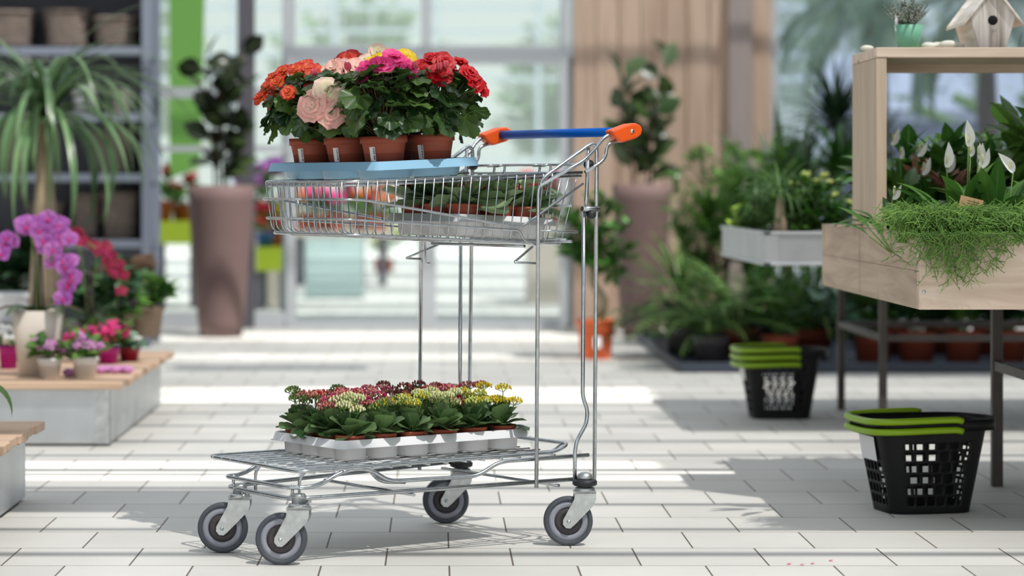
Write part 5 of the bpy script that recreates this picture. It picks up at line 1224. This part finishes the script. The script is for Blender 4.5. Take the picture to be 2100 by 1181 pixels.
# ------------------------------------------------------------------ shopping baskets
def shopping_basket(x, y, rz, nb, label, tagside=True):
    e = thing('shopping_basket', (x, y, 0), label, 'basket', 'black shopping baskets with green handles', rz=rz)
    Lx, Ly, hz = .152, .118, .245
    def ring(t, off=0.):
        a, b = (Lx*(.74+.26*t)+off), (Ly*(.74+.26*t)+off); out = []
        K = 112
        for i in range(K):
            an = 2*pi*i/K; ca, sa = cos(an), sin(an); p = 4.5; k = 1/((abs(ca)**p+abs(sa)**p)**(1/p)); out.append(V((a*ca*k, b*sa*k, hz*t)))
        return out
    m = MB(); rows = 30; idx = []
    for j in range(rows+1): idx.append([m.addv(p) for p in ring(j/rows)])
    K = 112
    for j in range(rows):
        for i in range(K):
            an = 2*pi*(i+.5)/K; fr = i % 28; q = (i+14) % 28
            hole = 3 <= j <= 24 and 4 <= q <= 23 and (j-3) % 4 < 3 and (i+(j-3)//4) % 4 != 0
            if i in range(42, 70) and j > 17: hole = False
            if not hole: m.face((idx[j][i], idx[j][(i+1) % K], idx[j+1][(i+1) % K], idx[j+1][i]), True)
    m.face(idx[0][::-1], False)
    b = m.build('basket_body', M['blackp'], e); so = b.modifiers.new('s', 'SOLIDIFY'); so.thickness = .003; so.offset = -1
    r = MB(); prs = ((1.002, .004, 0), (1., .016, -.0), (1., .016, .022), (1., .012, .026), (1., -.002, .026), (1., -.002, .0)); rg = []
    base = ring(1.)
    for (_, off, dz) in prs:
        rr_ = ring(1., off)
        for i, p in enumerate(rr_):
            an = 2*pi*i/K; bump = max(0, cos(an))**8
            rr_[i] = V((p.x+.030*bump*(1 if off > .01 else .6), p.y*(1), hz-.004+dz*1.2-(.012*bump if off < 0 and dz > 0 else 0)))
        rg.append([r.addv(p) for p in rr_])
    for A, B in zip(rg, rg[1:]+rg[:1]):
        for i in range(K): r.face((A[i], A[(i+1) % K], B[(i+1) % K], B[i]))
    r.build('rim', M['blackp'], e)
    for k in range(nb):
        h_ = MB(); pts = []; rr_ = ring(1., .022)
        z = hz+.026-k*.029
        seq = [i for i in range(24, 89)]
        pts = [V((rr_[i].x, rr_[i].y, z-.004*cos((i-56)/32*pi))) for i in seq]
        pts = [V((.055, pts[0].y, z+.0))]+pts+[V((.055, pts[-1].y, z+.0))]
        h_.tube(pts, .0098, 10, fil=.01); ho = h_.build('handle', M['lime'], e)
    if tagside:
        l = MB(); l.box((-Lx*.93-.006, 0, hz*.76), (.0015, .10, .07), rot=Matrix.Rotation(-.14, 3, 'Y')); l.build('label_plate', M['whitetray'], e)
    return e
Dn = DG(1055); shopping_basket(XP(1889, 7.22), 7.22, RD(12), 2, 'nearer black shopping basket with two stacked lime green handles, under the bench').scale = (1.07, 1.07, .96)
Df = DG(862); shopping_basket(XP(1598, 10.13), 10.13, RD(4), 3, 'farther black shopping basket with three stacked lime green handles')
# ------------------------------------------------------------------ light and camera
sun = bpy.data.lights.new('sun', 'SUN'); sun.energy = 5.7; sun.angle = RD(.6); sun.color = (1., .965, .91)
so = bpy.data.objects.new('sun', sun); C.objects.link(so); so.rotation_euler = V((SX, SY, 1)).to_track_quat('Z', 'Y').to_euler()
wd = bpy.data.worlds.new('sky'); bpy.context.scene.world = wd; wd.use_nodes = True; nt = wd.node_tree; nt.nodes.clear()
wo = N(nt, 'ShaderNodeOutputWorld'); bg = N(nt, 'ShaderNodeBackground'); tcn = N(nt, 'ShaderNodeTexCoord'); sx = N(nt, 'ShaderNodeSeparateXYZ')
cr = N(nt, 'ShaderNodeValToRGB'); cr.color_ramp.elements[0].position = .0; cr.color_ramp.elements[0].color = (1., .985, .96, 1); cr.color_ramp.elements[1].position = .6; cr.color_ramp.elements[1].color = (.80, .88, 1., 1)
nt.links.new(tcn.outputs['Generated'], sx.inputs[0]); nt.links.new(sx.outputs['Z'], cr.inputs['Fac']); nt.links.new(cr.outputs['Color'], bg.inputs['Color']); bg.inputs['Strength'].default_value = .9; nt.links.new(bg.outputs[0], wo.inputs[0])
cam = bpy.data.cameras.new('camera'); co = bpy.data.objects.new('camera', cam); C.objects.link(co); co.location = (0, 0, H); co.rotation_euler = (pi/2, 0, 0)
cam.sensor_width = 36; cam.lens = F/2100*36; cam.shift_x = (1050-VX)/2100; cam.shift_y = -(590.5-VY)/2100; cam.clip_end = 300
cam.dof.use_dof = True; cam.dof.focus_distance = 6.42; cam.dof.aperture_fstop = cam.lens/1000/.036
S_ = bpy.context.scene; S_.camera = co
S_.view_settings.view_transform = 'Standard'; S_.view_settings.look = 'None'; S_.view_settings.gamma = 1; S_.view_settings.exposure = .12; S_.view_settings.use_curve_mapping = False
S_.cycles.use_denoising = True; S_.cycles.max_bounces = 7; S_.cycles.diffuse_bounces = 3; S_.cycles.glossy_bounces = 3; S_.cycles.transmission_bounces = 4; S_.cycles.transparent_max_bounces = 10
S_.cycles.caustics_reflective = False; S_.cycles.caustics_refractive = False; S_.cycles.sample_clamp_indirect = 6
